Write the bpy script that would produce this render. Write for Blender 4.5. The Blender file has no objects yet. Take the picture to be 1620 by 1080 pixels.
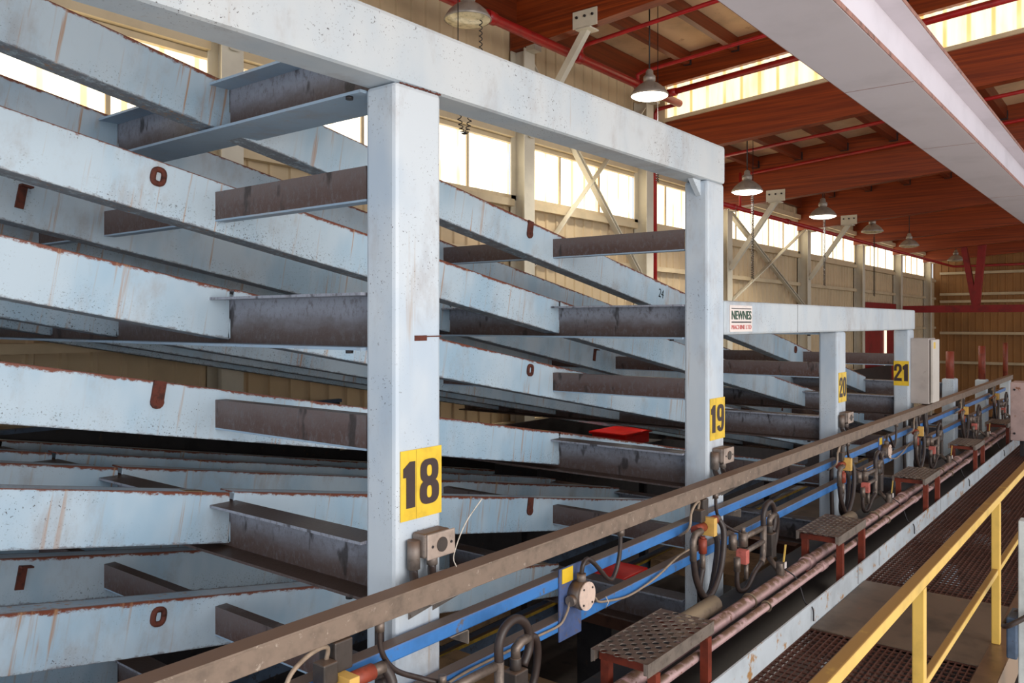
import bpy, math, random
from mathutils import Vector, Matrix
random.seed(7)
C = bpy.context.scene.collection
S = bpy.context.scene
H = 4.4            # height of the eye above the mill floor; heights below are measured from the eye

# ------------------------------------------------------------------ camera, world, light, exposure
cam_d = bpy.data.cameras.new('camera'); cam = bpy.data.objects.new('camera', cam_d); C.objects.link(cam)
cam_d.sensor_width = 36; cam_d.lens = 36 * 1300 / 1620
YAW = math.atan2(1024, 1300)
cam.location = (0, 0, H); cam.rotation_euler = (math.pi / 2, 0, YAW - math.pi / 2)
cam_d.shift_y = -30 / 1620; cam_d.clip_end = 200
S.camera = cam

w = bpy.data.worlds.new('world'); S.world = w; w.use_nodes = True
bg = w.node_tree.nodes['Background']; bg.inputs[0].default_value = (0.88, 0.93, 1.0, 1); bg.inputs[1].default_value = 0.72

def area(name, loc, aim, sx, sy, power, col):
    d = bpy.data.lights.new(name, 'AREA'); d.shape = 'RECTANGLE'; d.size = sx; d.size_y = sy; d.energy = power; d.color = col
    o = bpy.data.objects.new(name, d); C.objects.link(o); o.location = (loc[0], loc[1], loc[2] + H)
    v = Vector(aim) - Vector(loc); o.rotation_euler = v.to_track_quat('-Z', 'Y').to_euler()
    return o
# added area fill standing in for daylight from the unseen side behind the photographer
area('bay_fill_light', (2.0, -7.0, 0.6), (6.0, 4.0, -0.2), 9.0, 5.0, 560, (1.0, 0.95, 0.90))
sd = bpy.data.lights.new('bounce_sun', 'SUN'); sd.energy = 3.2; sd.angle = 0.02; sd.color = (1.0, 0.96, 0.90)  # added sun, striking the unseen apron to bounce light up at undersides
so = bpy.data.objects.new('bounce_sun', sd); C.objects.link(so); so.location = (0, -20, 30)
so.rotation_euler = Vector((0, math.cos(math.radians(71)), -math.sin(math.radians(71)))).to_track_quat('-Z', 'Y').to_euler()
area('end_fill_light', (-5.5, 2.5, 0.5), (4.0, 4.5, -0.5), 4.0, 4.0, 70, (0.84, 0.92, 1.0))  # added fill beyond the unseen near end, brightens the left faces

S.view_settings.view_transform = 'Standard'; S.view_settings.look = 'None'
S.view_settings.exposure = 0.47; S.view_settings.gamma = 1.0; S.view_settings.use_curve_mapping = False
S.cycles.use_denoising = True
S.cycles.max_bounces = 7

# ------------------------------------------------------------------ materials
def s2l(c):
    r = []
    for v in c[:3]:
        v /= 255.0
        r.append(v / 12.92 if v <= 0.04045 else ((v + 0.055) / 1.055) ** 2.4)
    return (*r, 1)

class NT:
    def __init__(s, name):
        s.m = bpy.data.materials.new(name); s.m.use_nodes = True
        s.n = s.m.node_tree.nodes; s.l = s.m.node_tree.links
        s.b = s.n['Principled BSDF']
        s.tc = s.n.new('ShaderNodeTexCoord')
        oi = s.n.new('ShaderNodeObjectInfo')
        sc = s.n.new('ShaderNodeVectorMath'); sc.operation = 'SCALE'; sc.inputs[3].default_value = 13.7
        cb = s.n.new('ShaderNodeCombineXYZ')
        for i in range(3): s.l.new(oi.outputs['Random'], cb.inputs[i])
        s.l.new(cb.outputs[0], sc.inputs[0])
        ad = s.n.new('ShaderNodeVectorMath'); ad.operation = 'ADD'
        s.l.new(s.tc.outputs['Object'], ad.inputs[0]); s.l.new(sc.outputs[0], ad.inputs[1])
        s.vec = ad.outputs[0]
        s.sep = s.n.new('ShaderNodeSeparateXYZ'); s.l.new(s.tc.outputs['Object'], s.sep.inputs[0])
    def noise(s, scale, detail=4, rough=0.6, raw=False):
        mp = s.n.new('ShaderNodeMapping'); mp.inputs['Scale'].default_value = scale if hasattr(scale, '__len__') else (scale,) * 3
        s.l.new(s.vec, mp.inputs[0])
        t = s.n.new('ShaderNodeTexNoise'); t.inputs['Scale'].default_value = 1; t.inputs['Detail'].default_value = detail; t.inputs['Roughness'].default_value = rough
        s.l.new(mp.outputs[0], t.inputs['Vector'])
        return t.outputs['Fac']
    def rng(s, sock, lo, hi):
        r = s.n.new('ShaderNodeMapRange'); r.interpolation_type = 'SMOOTHSTEP'
        r.inputs['From Min'].default_value = lo; r.inputs['From Max'].default_value = hi
        s.l.new(sock, r.inputs['Value']); return r.outputs[0]
    def math(s, op, a, b):
        m = s.n.new('ShaderNodeMath'); m.operation = op
        for i, v in enumerate((a, b)):
            if hasattr(v, 'links'): s.l.new(v, m.inputs[i])
            else: m.inputs[i].default_value = v
        return m.outputs[0]
    def up(s, lo=0.3, hi=0.8):
        g = s.n.new('ShaderNodeNewGeometry'); x = s.n.new('ShaderNodeSeparateXYZ'); s.l.new(g.outputs['Normal'], x.inputs[0])
        return s.rng(x.outputs[2], lo, hi)
    def col(s, c):
        r = s.n.new('ShaderNodeRGB'); r.outputs[0].default_value = s2l(c); return r.outputs[0]
    def mix(s, a, b, f):
        m = s.n.new('ShaderNodeMix'); m.data_type = 'RGBA'
        s.l.new(a, m.inputs[6]); s.l.new(b, m.inputs[7])
        if hasattr(f, 'links'): s.l.new(f, m.inputs[0])
        else: m.inputs[0].default_value = f
        return m.outputs[2]
    def bump(s, sock, st=0.2, d=0.01):
        b = s.n.new('ShaderNodeBump'); b.inputs['Strength'].default_value = st; b.inputs['Distance'].default_value = d
        s.l.new(sock, b.inputs['Height']); s.l.new(b.outputs[0], s.b.inputs['Normal'])
    def done(s, c, rough=0.5, metal=0.0, spec=0.5):
        s.l.new(c, s.b.inputs['Base Color'])
        if hasattr(rough, 'links'): s.l.new(rough, s.b.inputs['Roughness'])
        else: s.b.inputs['Roughness'].default_value = rough
        s.b.inputs['Metallic'].default_value = metal; s.b.inputs['Specular IOR Level'].default_value = spec
        return s.m

M = {}
def plain(name, c, rough=0.55, metal=0.0, var=0.12, scale=8, dirt=None, dirt_amt=0.62, dust=None, dust_lo=0.35):
    t = NT(name); c0 = t.col(c)
    dk = t.col(tuple(v * (1 - var * 2.2) for v in c))
    o = t.mix(c0, dk, t.rng(t.noise(scale), 0.42, 0.75))
    if dirt: o = t.mix(o, t.col(dirt), t.rng(t.noise(scale * 2.5, 6, 0.7), dirt_amt, dirt_amt + 0.1))
    if dust: o = t.mix(o, t.col(dust), t.math('MULTIPLY', t.up(0.2, 0.75), t.rng(t.noise(scale * 1.7), dust_lo - 0.25, dust_lo)))
    M[name] = t.done(o, rough, metal); return M[name]

def painted_steel(name, base, tint, arm=False, rust=(112, 52, 26)):
    t = NT(name)
    o = t.mix(t.col(base), t.col(tint), t.rng(t.noise((2.2, 2.2, 1.2), 3), 0.38, 0.68))
    grime = t.math('MULTIPLY', t.rng(t.noise((3, 3, 1.5), 6, 0.7), 0.50, 0.72), 0.5)
    o = t.mix(o, t.col((150, 142, 140)), grime)
    sp = t.math('MULTIPLY', t.rng(t.noise(85, 3, 0.65), 0.63, 0.68), t.rng(t.noise((1.6, 1.6, 2.2), 3), 0.47, 0.66))
    o = t.mix(o, t.col((52, 38, 40)), sp)
    st = t.math('MULTIPLY', t.rng(t.noise((16, 16, 0.9), 4), 0.62, 0.74), t.rng(t.noise(1.6, 2), 0.46, 0.66))
    o = t.mix(o, t.col((166, 140, 112)), t.math('MULTIPLY', st, 0.6))
    if arm:
        n = t.math('MULTIPLY', t.math('SUBTRACT', t.noise((16, 16, 30), 8, 0.8), 0.5), 0.075)
        zt = t.math('ADD', t.sep.outputs[2], n)
        patch = t.rng(t.noise((1.1, 1.1, 1.1), 3), 0.34, 0.60)
        zt2 = t.math('SUBTRACT', zt, t.math('MULTIPLY', t.math('SUBTRACT', 1.0, patch), 0.014))
        top = t.rng(zt2, -0.024, -0.012)
        o = t.mix(o, t.col(rust), t.math('MULTIPLY', top, t.rng(t.sep.outputs[2], 0.0005, -0.002)))
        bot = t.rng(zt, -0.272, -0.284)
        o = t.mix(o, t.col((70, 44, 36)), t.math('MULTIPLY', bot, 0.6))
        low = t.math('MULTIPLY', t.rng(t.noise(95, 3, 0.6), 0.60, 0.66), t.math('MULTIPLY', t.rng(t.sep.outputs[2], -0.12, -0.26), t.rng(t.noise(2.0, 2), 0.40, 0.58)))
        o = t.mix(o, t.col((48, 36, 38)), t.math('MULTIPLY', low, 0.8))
        edge = t.rng(t.sep.outputs[1], 0.016, 0.004)      # front lip of the flange
        lip = t.math('MULTIPLY', edge, t.rng(t.sep.outputs[2], -0.008, -0.004))
        o = t.mix(o, t.col((96, 48, 30)), t.math('MULTIPLY', lip, 0.85))
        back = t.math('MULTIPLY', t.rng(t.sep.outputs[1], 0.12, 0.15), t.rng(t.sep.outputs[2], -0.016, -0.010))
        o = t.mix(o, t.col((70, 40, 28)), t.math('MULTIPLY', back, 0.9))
        dr = t.math('MULTIPLY', t.rng(t.noise((30, 30, 1.2), 3), 0.56, 0.70), t.rng(t.noise((1.7, 1.7, 0.3), 2), 0.46, 0.58))
        o = t.mix(o, t.col((168, 128, 92)), t.math('MULTIPLY', dr, 0.85))
    t.bump(t.noise(30, 4), 0.06, 0.004)
    M[name] = t.done(o, 0.48); return M[name]

painted_steel('post_paint', (196, 204, 211), (176, 190, 204))
painted_steel('beam_paint', (194, 200, 204), (180, 191, 200))
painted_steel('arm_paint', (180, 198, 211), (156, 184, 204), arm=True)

def dusty_shaded_steel(name, top, bottom, z0, z1):
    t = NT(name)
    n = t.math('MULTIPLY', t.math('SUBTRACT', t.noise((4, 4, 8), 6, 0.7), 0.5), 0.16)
    g = t.rng(t.math('ADD', t.sep.outputs[2], n), z0, z1)  # bluish top highlight painted in by height, dusty brown below
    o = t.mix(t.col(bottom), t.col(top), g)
    o = t.mix(o, t.col((96, 90, 92)), t.math('MULTIPLY', t.rng(t.noise((34, 34, 22), 6, 0.75), 0.48, 0.66), 0.75))
    sm = t.math('MULTIPLY', t.rng(t.noise((7, 7, 3), 3), 0.60, 0.68), 0.8)
    o = t.mix(o, t.col((34, 24, 20)), sm)
    dustc = t.math('MULTIPLY', t.up(0.4, 0.8), t.rng(t.noise(5, 5), 0.2, 0.45))
    o = t.mix(o, t.col((66, 48, 38)), dustc)
    t.bump(t.noise(60, 4), 0.3, 0.006)
    M[name] = t.done(o, 0.42); return M[name]
dusty_shaded_steel('crossbeam_steel', (144, 148, 160), (80, 64, 59), -0.21, -0.02)
dusty_shaded_steel('brace_steel', (98, 84, 82), (78, 56, 49), -0.14, 0.0)
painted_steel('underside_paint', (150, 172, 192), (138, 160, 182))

plain('tray_metal', (132, 114, 100), 0.6, 0.1, 0.10, 10, (172, 158, 144), 0.60, dust=(116, 90, 72))
plain('rail_blue', (62, 124, 192), 0.42, 0, 0.06, 5, (100, 98, 104), 0.59, dust=(104, 82, 68))
plain('pipe_pink', (196, 160, 158), 0.5, 0, 0.08, 9, (122, 76, 52), 0.60, dust=(112, 84, 66), dust_lo=0.55)
plain('pipe_dust', (122, 104, 86), 0.75, 0, 0.14, 12, (90, 70, 56), 0.58, dust=(140, 122, 98))
plain('galvanised', (140, 128, 118), 0.55, 0.35, 0.12, 10, (98, 78, 64), 0.58, dust=(112, 92, 78))
plain('red_steel', (128, 52, 32), 0.55, 0, 0.12, 9, (86, 44, 34), 0.64)
plain('grating_rust', (84, 48, 36), 0.6, 0.2, 0.14, 9, (54, 34, 28), 0.60)
plain('plate_steel', (110, 92, 76), 0.5, 0.3, 0.14, 3, (132, 84, 60), 0.64)
plain('kerb_paint', (206, 214, 220), 0.5, 0, 0.05, 3, (182, 136, 84), 0.56)
plain('safety_yellow', (212, 174, 84), 0.42, 0, 0.05, 6, (88, 62, 36), 0.68, dust=(148, 110, 56), dust_lo=0.42)
plain('kick_steel', (136, 108, 84), 0.35, 0.5, 0.10, 4, (100, 72, 54), 0.62)
plain('sign_yellow', (232, 192, 50), 0.4, 0, 0.05, 9, (180, 124, 44), 0.66)
plain('sign_ink', (58, 42, 42), 0.5, 0, 0.04, 20)
plain('strap_blue', (78, 96, 140), 0.5, 0, 0.10, 7, (104, 92, 92), 0.54)
plain('rust', (92, 42, 28), 0.8, 0, 0.20, 26, (60, 30, 24), 0.58)
plain('hose_rubber', (58, 46, 42), 0.42, 0, 0.10, 22)
plain('cable_grey', (158, 138, 118), 0.5, 0, 0.08, 20)
plain('fitting_steel', (126, 112, 102), 0.45, 0.5, 0.14, 24, (84, 66, 56), 0.6)
plain('valve_red', (150, 66, 46), 0.5, 0, 0.12, 20, (92, 50, 42), 0.62)
plain('block_yellow', (224, 180, 96), 0.45, 0, 0.04, 14)
plain('block_pink', (206, 112, 100), 0.45, 0, 0.10, 16, (130, 60, 52), 0.6)
plain('coil_black', (64, 56, 52), 0.45, 0, 0.12, 18, dust=(104, 84, 70))
plain('cast_grey', (128, 116, 108), 0.5, 0.2, 0.12, 16, (96, 76, 62), 0.6, dust=(104, 80, 64))
plain('outlet_face', (176, 158, 146), 0.45, 0.2, 0.08, 14, (120, 96, 82), 0.62)
plain('lid_pale', (222, 196, 180), 0.5, 0, 0.05, 18, (150, 120, 100), 0.70)
plain('pit_shade_black', (30, 24, 24), 0.35, 0, 0.10, 6, (52, 40, 36), 0.60)
plain('cabinet_grey', (176, 166, 160), 0.5, 0, 0.05, 3, (136, 124, 116), 0.64)
plain('cabinet_door', (206, 198, 188), 0.5, 0, 0.04, 3)
plain('worn_box_grey', (176, 152, 148), 0.55, 0, 0.06, 4, (132, 84, 60), 0.58)
plain('lavender_steel', (206, 200, 208), 0.5, 0, 0.03, 1.5, (224, 222, 226), 0.72)
plain('lavender_edge', (150, 108, 96), 0.7, 0, 0.15, 16)
plain('wall_cream', (208, 184, 148), 0.55, 0, 0.03, 1.5)
plain('wall_tan', (162, 114, 64), 0.6, 0, 0.05, 0.8)
plain('column_cream', (214, 206, 188), 0.5, 0, 0.03, 2, (180, 156, 120), 0.66)
plain('girt_cream', (208, 188, 154), 0.55, 0, 0.04, 2)
plain('deck_white', (222, 186, 148), 0.7, 0, 0.07, 1.2, (190, 150, 116), 0.60)
plain('pipe_red', (168, 28, 28), 0.38, 0, 0.08, 6, (110, 30, 26), 0.66)
plain('beam_red', (140, 22, 24), 0.5, 0, 0.10, 3)
plain('lamp_shell', (170, 160, 150), 0.4, 0.35, 0.08, 8)
plain('lamp_lens_off', (222, 206, 168), 0.25, 0, 0.14, 14)
plain('floor_concrete', (58, 46, 40), 0.8, 0, 0.2, 1.2, (36, 28, 26), 0.55)
plain('bounce_concrete', (176, 168, 158), 0.8, 0, 0.1, 0.6)
plain('sawdust_board', (150, 118, 84), 0.85, 0, 0.12, 6, (100, 76, 56), 0.58)
plain('dark_steel', (46, 42, 44), 0.5, 0.2, 0.15, 5, (72, 52, 42), 0.58)
plain('blue_dark_steel', (74, 92, 116), 0.5, 0.1, 0.15, 5, (52, 44, 42), 0.56)
plain('tub_red', (236, 22, 12), 0.4, 0, 0.06, 3)
plain('brown_board', (92, 58, 42), 0.8, 0, 0.15, 5)
plain('green_plastic', (44, 140, 64), 0.5, 0, 0.08, 6)
plain('trim_yellow', (184, 148, 44), 0.55, 0, 0.15, 8, (82, 60, 36), 0.58, dust=(90, 68, 48))
plain('sticker_white', (232, 220, 214), 0.5, 0, 0.03, 8)
plain('ink_green', (30, 72, 52), 0.5, 0, 0.03, 8)
plain('ink_dark', (40, 30, 32), 0.5, 0, 0.03, 8)
plain('ink_red', (206, 120, 116), 0.5, 0, 0.03, 8)
plain('zip_white', (214, 204, 190), 0.5)
plain('post_steel_white', (190, 196, 196), 0.45, 0, 0.06, 6)

def glulam(name, axis, base, dark):
    t = NT(name)
    sc = [26, 26, 26]; sc[axis] = 0.55; 
    lam = [1.0, 1.0, 22.0]; lam[axis] = 0.25
    o = t.mix(t.col(base), t.col(dark), t.rng(t.noise(tuple(sc), 5, 0.6), 0.30, 0.80))
    o = t.mix(o, t.col(tuple(v * 0.80 for v in dark)), t.math('MULTIPLY', t.rng(t.noise(tuple(lam), 2), 0.46, 0.60), 0.4))
    M[name] = t.done(o, 0.42); return M[name]
glulam('glulam_wood', 1, (152, 64, 20), (106, 36, 11))
glulam('purlin_wood', 0, (122, 50, 20), (88, 34, 13))

def daylight_panel(name, c0, c1, strength, axis, pitch):
    t = NT(name)
    fr = t.math('FRACT', t.math('DIVIDE', t.math('ADD', t.sep.outputs[axis], 50.0), pitch), 0)
    d = t.math('ABSOLUTE', t.math('SUBTRACT', fr, 0.5), 0)
    rib = t.rng(d, 0.13, 0.05)
    sc = [0.4, 0.4, 0.5]; sc[axis] = 2.4
    o = t.mix(t.col(c0), t.col(c1), t.math('MULTIPLY', t.rng(t.noise(tuple(sc), 4, 0.6), 0.42, 0.72), 0.75))
    o = t.mix(o, t.col(tuple(v * k for v, k in zip(c1, (0.97, 0.88, 0.74)))), t.math('MULTIPLY', rib, t.rng(t.noise((0.9, 0.9, 0.9), 3), 0.25, 0.6)))
    t.l.new(o, t.b.inputs['Emission Color']); t.b.inputs['Emission Strength'].default_value = strength
    M[name] = t.done(t.col((200, 190, 160)), 0.6); return M[name]
daylight_panel('fibreglass_wall', (255, 250, 232), (250, 226, 162), 1.5, 0, 0.42)
daylight_panel('fibreglass_roof', (255, 244, 208), (240, 204, 132), 0.95, 1, 0.36)
def emit(name, c, st):
    t = NT(name); t.l.new(t.col(c), t.b.inputs['Emission Color']); t.b.inputs['Emission Strength'].default_value = st
    M[name] = t.done(t.col(c), 0.3)
emit('lamp_lens_lit', (255, 247, 226), 9.0)
emit('door_gap_light', (255, 246, 214), 0.8)

# ------------------------------------------------------------------ mesh helpers
class MB:
    def __init__(s): s.v = []; s.f = []; s.sm = []
    def _add(s, vs, fs, smooth=False):
        o = len(s.v); s.v += [Vector(v) for v in vs]; s.f += [tuple(i + o for i in f) for f in fs]; s.sm += [smooth] * len(fs)
        return s
    def box(s, x0, x1, y0, y1, z0, z1):
        x0, x1 = sorted((x0, x1)); y0, y1 = sorted((y0, y1)); z0, z1 = sorted((z0, z1))
        vs = [(x0, y0, z0), (x1, y0, z0), (x1, y1, z0), (x0, y1, z0), (x0, y0, z1), (x1, y0, z1), (x1, y1, z1), (x0, y1, z1)]
        return s._add(vs, [(0, 3, 2, 1), (4, 5, 6, 7), (0, 1, 5, 4), (1, 2, 6, 5), (2, 3, 7, 6), (3, 0, 4, 7)])
    def bar(s, p, q, a, b, up=(0, 0, 1)):          # rectangular bar from p to q, a wide (across up), b tall (along up)
        p = Vector(p); q = Vector(q); d = (q - p).normalized(); up = Vector(up)
        if abs(d.dot(up)) > 0.98: up = Vector((1, 0, 0))
        r = d.cross(up).normalized() * a / 2; u = r.cross(d).normalized() * b / 2
        vs = [c + i * r + j * u for c in (p, q) for i, j in ((-1, -1), (1, -1), (1, 1), (-1, 1))]
        return s._add(vs, [(3, 2, 1, 0), (4, 5, 6, 7), (0, 1, 5, 4), (1, 2, 6, 5), (2, 3, 7, 6), (3, 0, 4, 7)])
    def tube(s, pts, r, n=10, cap=True):
        pts = [Vector(p) for p in pts]; k = len(pts)
        rad = r if hasattr(r, '__len__') else [r] * k
        t0 = (pts[1] - pts[0]).normalized(); ref = Vector((0, 0, 1)) if abs(t0.z) < 0.9 else Vector((1, 0, 0))
        nrm = t0.cross(ref).normalized(); vs = []; fs = []
        for i in range(k):
            t = (pts[min(i + 1, k - 1)] - pts[max(i - 1, 0)]).normalized()
            nrm = (nrm - t * nrm.dot(t))
            nrm = nrm.normalized() if nrm.length > 1e-6 else t.orthogonal().normalized()
            b = t.cross(nrm)
            for j in range(n):
                a = 2 * math.pi * j / n; vs.append(pts[i] + (nrm * math.cos(a) + b * math.sin(a)) * rad[i])
        for i in range(k - 1):
            for j in range(n): fs.append((i * n + j, i * n + (j + 1) % n, (i + 1) * n + (j + 1) % n, (i + 1) * n + j))
        s._add(vs, fs, True)
        if cap:
            o = len(s.v) - len(vs)
            s.f += [tuple(o + j for j in reversed(range(n))), tuple(o + (k - 1) * n + j for j in range(n))]; s.sm += [False, False]
        return s
    def cyl(s, p, q, r, n=14): return s.tube([p, q], r, n)
    def lathe(s, c, prof, n=28):                   # prof: (radius, z) pairs about a vertical axis
        vs = []; fs = []
        for r, z in prof:
            for j in range(n):
                a = 2 * math.pi * j / n; vs.append((c[0] + r * math.cos(a), c[1] + r * math.sin(a), c[2] + z))
        for i in range(len(prof) - 1):
            for j in range(n): fs.append((i * n + j, i * n + (j + 1) % n, (i + 1) * n + (j + 1) % n, (i + 1) * n + j))
        return s._add(vs, fs, True)
    def prism(s, poly, axis, lo, hi):              # poly in the other two axes (kept in x,y,z order)
        n = len(poly); vs = []
        for h in (lo, hi):
            for a, b in poly:
                p = [a, b]; p.insert(axis, h); vs.append(tuple(p))
        fs = [tuple(reversed(range(n))), tuple(range(n, 2 * n))] + [(i, (i + 1) % n, n + (i + 1) % n, n + i) for i in range(n)]
        return s._add(vs, fs)

def smooth_path(pts, k=6):
    P = [Vector(p) for p in pts]; P = [P[0] * 2 - P[1]] + P + [P[-1] * 2 - P[-2]]; out = []
    for i in range(1, len(P) - 2):
        a, b, c, d = P[i - 1:i + 3]
        for j in range(k):
            t = j / k; out.append(0.5 * ((2 * b) + (c - a) * t + (2 * a - 5 * b + 4 * c - d) * t * t + (3 * b - a - 3 * c + d) * t ** 3))
    out.append(P[-2]); return out

def tagging(o, label, cat, group=None, kind=None):
    if label: o['label'] = label
    if cat: o['category'] = cat
    if group: o['group'] = group
    if kind: o['kind'] = kind
    return o
def thing(name, label, cat, loc, group=None, rot=None):
    o = bpy.data.objects.new(name, None); C.objects.link(o); o.empty_display_size = 0.1
    o.location = (loc[0], loc[1], loc[2] + H)
    if rot: o.rotation_euler = rot
    return tagging(o, label, cat, group)
def rootloc(o):
    while o.parent: o = o.parent
    return Vector(o.location)
def part(name, mb, mat, parent=None, bevel=0, local=False, label=None, loc=None):
    """link a mesh; vertices are given in mill coordinates (heights from the eye) unless local"""
    me = bpy.data.meshes.new(name)
    if local: off = Vector((0, 0, 0))
    elif parent: off = Vector((0, 0, H)) - rootloc(parent)
    else:
        if loc is None:
            xs = [v.x for v in mb.v]; ys = [v.y for v in mb.v]; zs = [v.z for v in mb.v]
            loc = ((min(xs) + max(xs)) / 2, (min(ys) + max(ys)) / 2, min(zs))
        off = -Vector(loc)
    me.from_pydata([tuple(v + off) for v in mb.v], [], mb.f)
    me.polygons.foreach_set('use_smooth', mb.sm); me.materials.append(M[mat]); me.update()
    o = bpy.data.objects.new(name, me); C.objects.link(o)
    if parent: o.parent = parent
    elif not local: o.location = (loc[0], loc[1], loc[2] + H)
    if bevel:
        b = o.modifiers.new('edge', 'BEVEL'); b.width = bevel; b.segments = 2; b.limit_method = 'ANGLE'; b.harden_normals = False
    if label: o['label'] = label
    return o
def solo(name, mb, mat, label, cat, group=None, bevel=0):
    return tagging(part(name, mb, mat, None, bevel), label, cat, group)
def structure(name, mb, mat):
    o = part(name, mb, mat); o['kind'] = 'structure'; return o
def copy_thing(root, dx, label, group=None):
    r = root.copy(); C.objects.link(r); r.location = root.location + Vector((dx, 0, 0)); r['label'] = label
    if group: r['group'] = group
    for ch in list(root.children):
        c = ch.copy(); C.objects.link(c); c.parent = r
        for g in list(ch.children):
            d = g.copy(); C.objects.link(d); d.parent = c
    return r
def text_mesh(txt, size, bold, depth, sx=1.0):
    cu = bpy.data.curves.new('lettering', 'FONT'); cu.body = txt; cu.size = size; cu.offset = bold; cu.extrude = depth
    cu.align_x = 'CENTER'; cu.align_y = 'CENTER'; cu.resolution_u = 6
    o = bpy.data.objects.new('lettering', cu); C.objects.link(o)
    bpy.context.view_layer.update()
    me = bpy.data.meshes.new_from_object(o.evaluated_get(bpy.context.evaluated_depsgraph_get()))
    bpy.data.objects.remove(o); bpy.data.curves.remove(cu)
    return me
def lettering(name, txt, size, bold, mat, parent, centre, rot, width=None, height=None):
    me = text_mesh(txt, size, bold, 0.002); me.materials.clear(); me.materials.append(M[mat])
    xs = [v.co.x for v in me.vertices]; ys = [v.co.y for v in me.vertices]
    kx = width / (max(xs) - min(xs)) if width else 1; ky = height / (max(ys) - min(ys)) if height else 1
    cx, cy = (max(xs) + min(xs)) / 2, (max(ys) + min(ys)) / 2
    R = Matrix.Rotation(rot[2], 3, 'Z') @ Matrix.Rotation(rot[0], 3, 'X')
    off = Vector(centre) + Vector((0, 0, H)) - rootloc(parent)
    for v in me.vertices: v.co = R @ Vector(((v.co.x - cx) * kx, (v.co.y - cy) * ky, v.co.z)) + off
    o = bpy.data.objects.new(name, me); C.objects.link(o); o.parent = parent
    return o
# bold condensed stencil numerals, drawn in a box 1 wide and 1 high
def sup(cx, cy, rx, ry, a0=0, a1=360, n=28, e=0.72):
    out = []
    for i in range(n + 1):
        a = math.radians(a0 + (a1 - a0) * i / n); c_, s_ = math.cos(a), math.sin(a)
        out.append((cx + rx * math.copysign(abs(c_) ** e, c_), cy + ry * math.copysign(abs(s_) ** e, s_)))
    return out
def ring(o, i): return ('ring', o, i)
DIGIT = {
 '1': [('poly', [(0.25, 0.0), (1.0, 0.0), (1.0, 1.0), (0.55, 1.0), (0.0, 0.86), (0.0, 0.67), (0.25, 0.67)])],
 '8': [ring(sup(0.5, 0.735, 0.47, 0.265), sup(0.5, 0.735, 0.13, 0.125)), ring(sup(0.5, 0.27, 0.5, 0.27), sup(0.5, 0.27, 0.13, 0.135))],
 '0': [ring(sup(0.5, 0.5, 0.5, 0.5), sup(0.5, 0.5, 0.14, 0.34))],
 '9': [ring(sup(0.5, 0.69, 0.5, 0.31), sup(0.5, 0.69, 0.14, 0.17)), ring(sup(0.5, 0.5, 0.5, 0.5, -135, 20, 22), sup(0.5, 0.5, 0.15, 0.36, -135, 20, 22)), ('poly', [(0.64, 0.5), (1.0, 0.5), (1.0, 0.72), (0.64, 0.72)]),
       ('poly', [(0.02, 0.2), (0.36, 0.24), (0.40, 0.12), (0.12, 0.06)])],
 '2': [ring(sup(0.5, 0.70, 0.5, 0.30, -18, 180, 22), sup(0.5, 0.70, 0.15, 0.16, -18, 180, 22)), ('poly', [(0.0, 0.0), (0.36, 0.17), (0.98, 0.62), (0.66, 0.66), (0.0, 0.16)]), ('poly', [(0.0, 0.0), (1.0, 0.0), (1.0, 0.18), (0.0, 0.18)]),
       ('poly', [(0.0, 0.60), (0.35, 0.60), (0.35, 0.71), (0.0, 0.71)])]}
def numeral(ch, parent, centre, wd, ht, near=False):
    b = MB()
    def P(a, h): 
        a, h = (a - 0.5) * wd, (h - 0.5) * ht
        return (centre[0], centre[1] - a, centre[2] + h) if near else (centre[0] + a, centre[1], centre[2] + h)
    th = Vector((0.0025, 0, 0)) if near else Vector((0, 0.0025, 0))
    for k_, piece in enumerate(DIGIT[ch]):
        sh = th * (0.12 * k_)
        if piece[0] == 'poly':
            vs = [Vector(P(*q)) - sh for q in piece[1]]; n = len(vs); b._add(vs + [v + th for v in vs], [tuple(range(n))] + [(i, (i + 1) % n, n + (i + 1) % n, n + i) for i in range(n)])
        else:
            o_ = [Vector(P(*q)) - sh for q in piece[1]]; i_ = [Vector(P(*q)) - sh for q in piece[2]]; n = len(o_)
            b._add(o_ + i_, [(i, i + 1, n + i + 1, n + i) for i in range(n - 1)])
    return part('numeral', b, 'sign_ink', parent)
FACE_FRONT = (math.pi / 2, 0, 0)            # lettering read from the walkway (-Y)
FACE_NEAR = (math.pi / 2, 0, -math.pi / 2)  # lettering read from -X

# ------------------------------------------------------------------ the setting
G = -H
Y0 = 2.70
PX = {16: -3.9, 17: -0.68, 18: 2.58, 19: 5.84, 20: 9.05, 21: 12.24, 22: 15.45, 23: 18.66, 24: 21.87}
YW = 8.6; XS = 15.5; XE = 44.0
SL = 0.075
def roofz(z_at_wall, y): return z_at_wall + SL * (YW - y)
structure('floor', MB().box(-4, XE, 0.4, YW, G - 0.1, G), 'floor_concrete')
structure('floor', MB().box(-12, XE, -16, 0.4, G - 0.1, G), 'bounce_concrete')  # unseen pale floor added to bounce light onto the undersides

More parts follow.
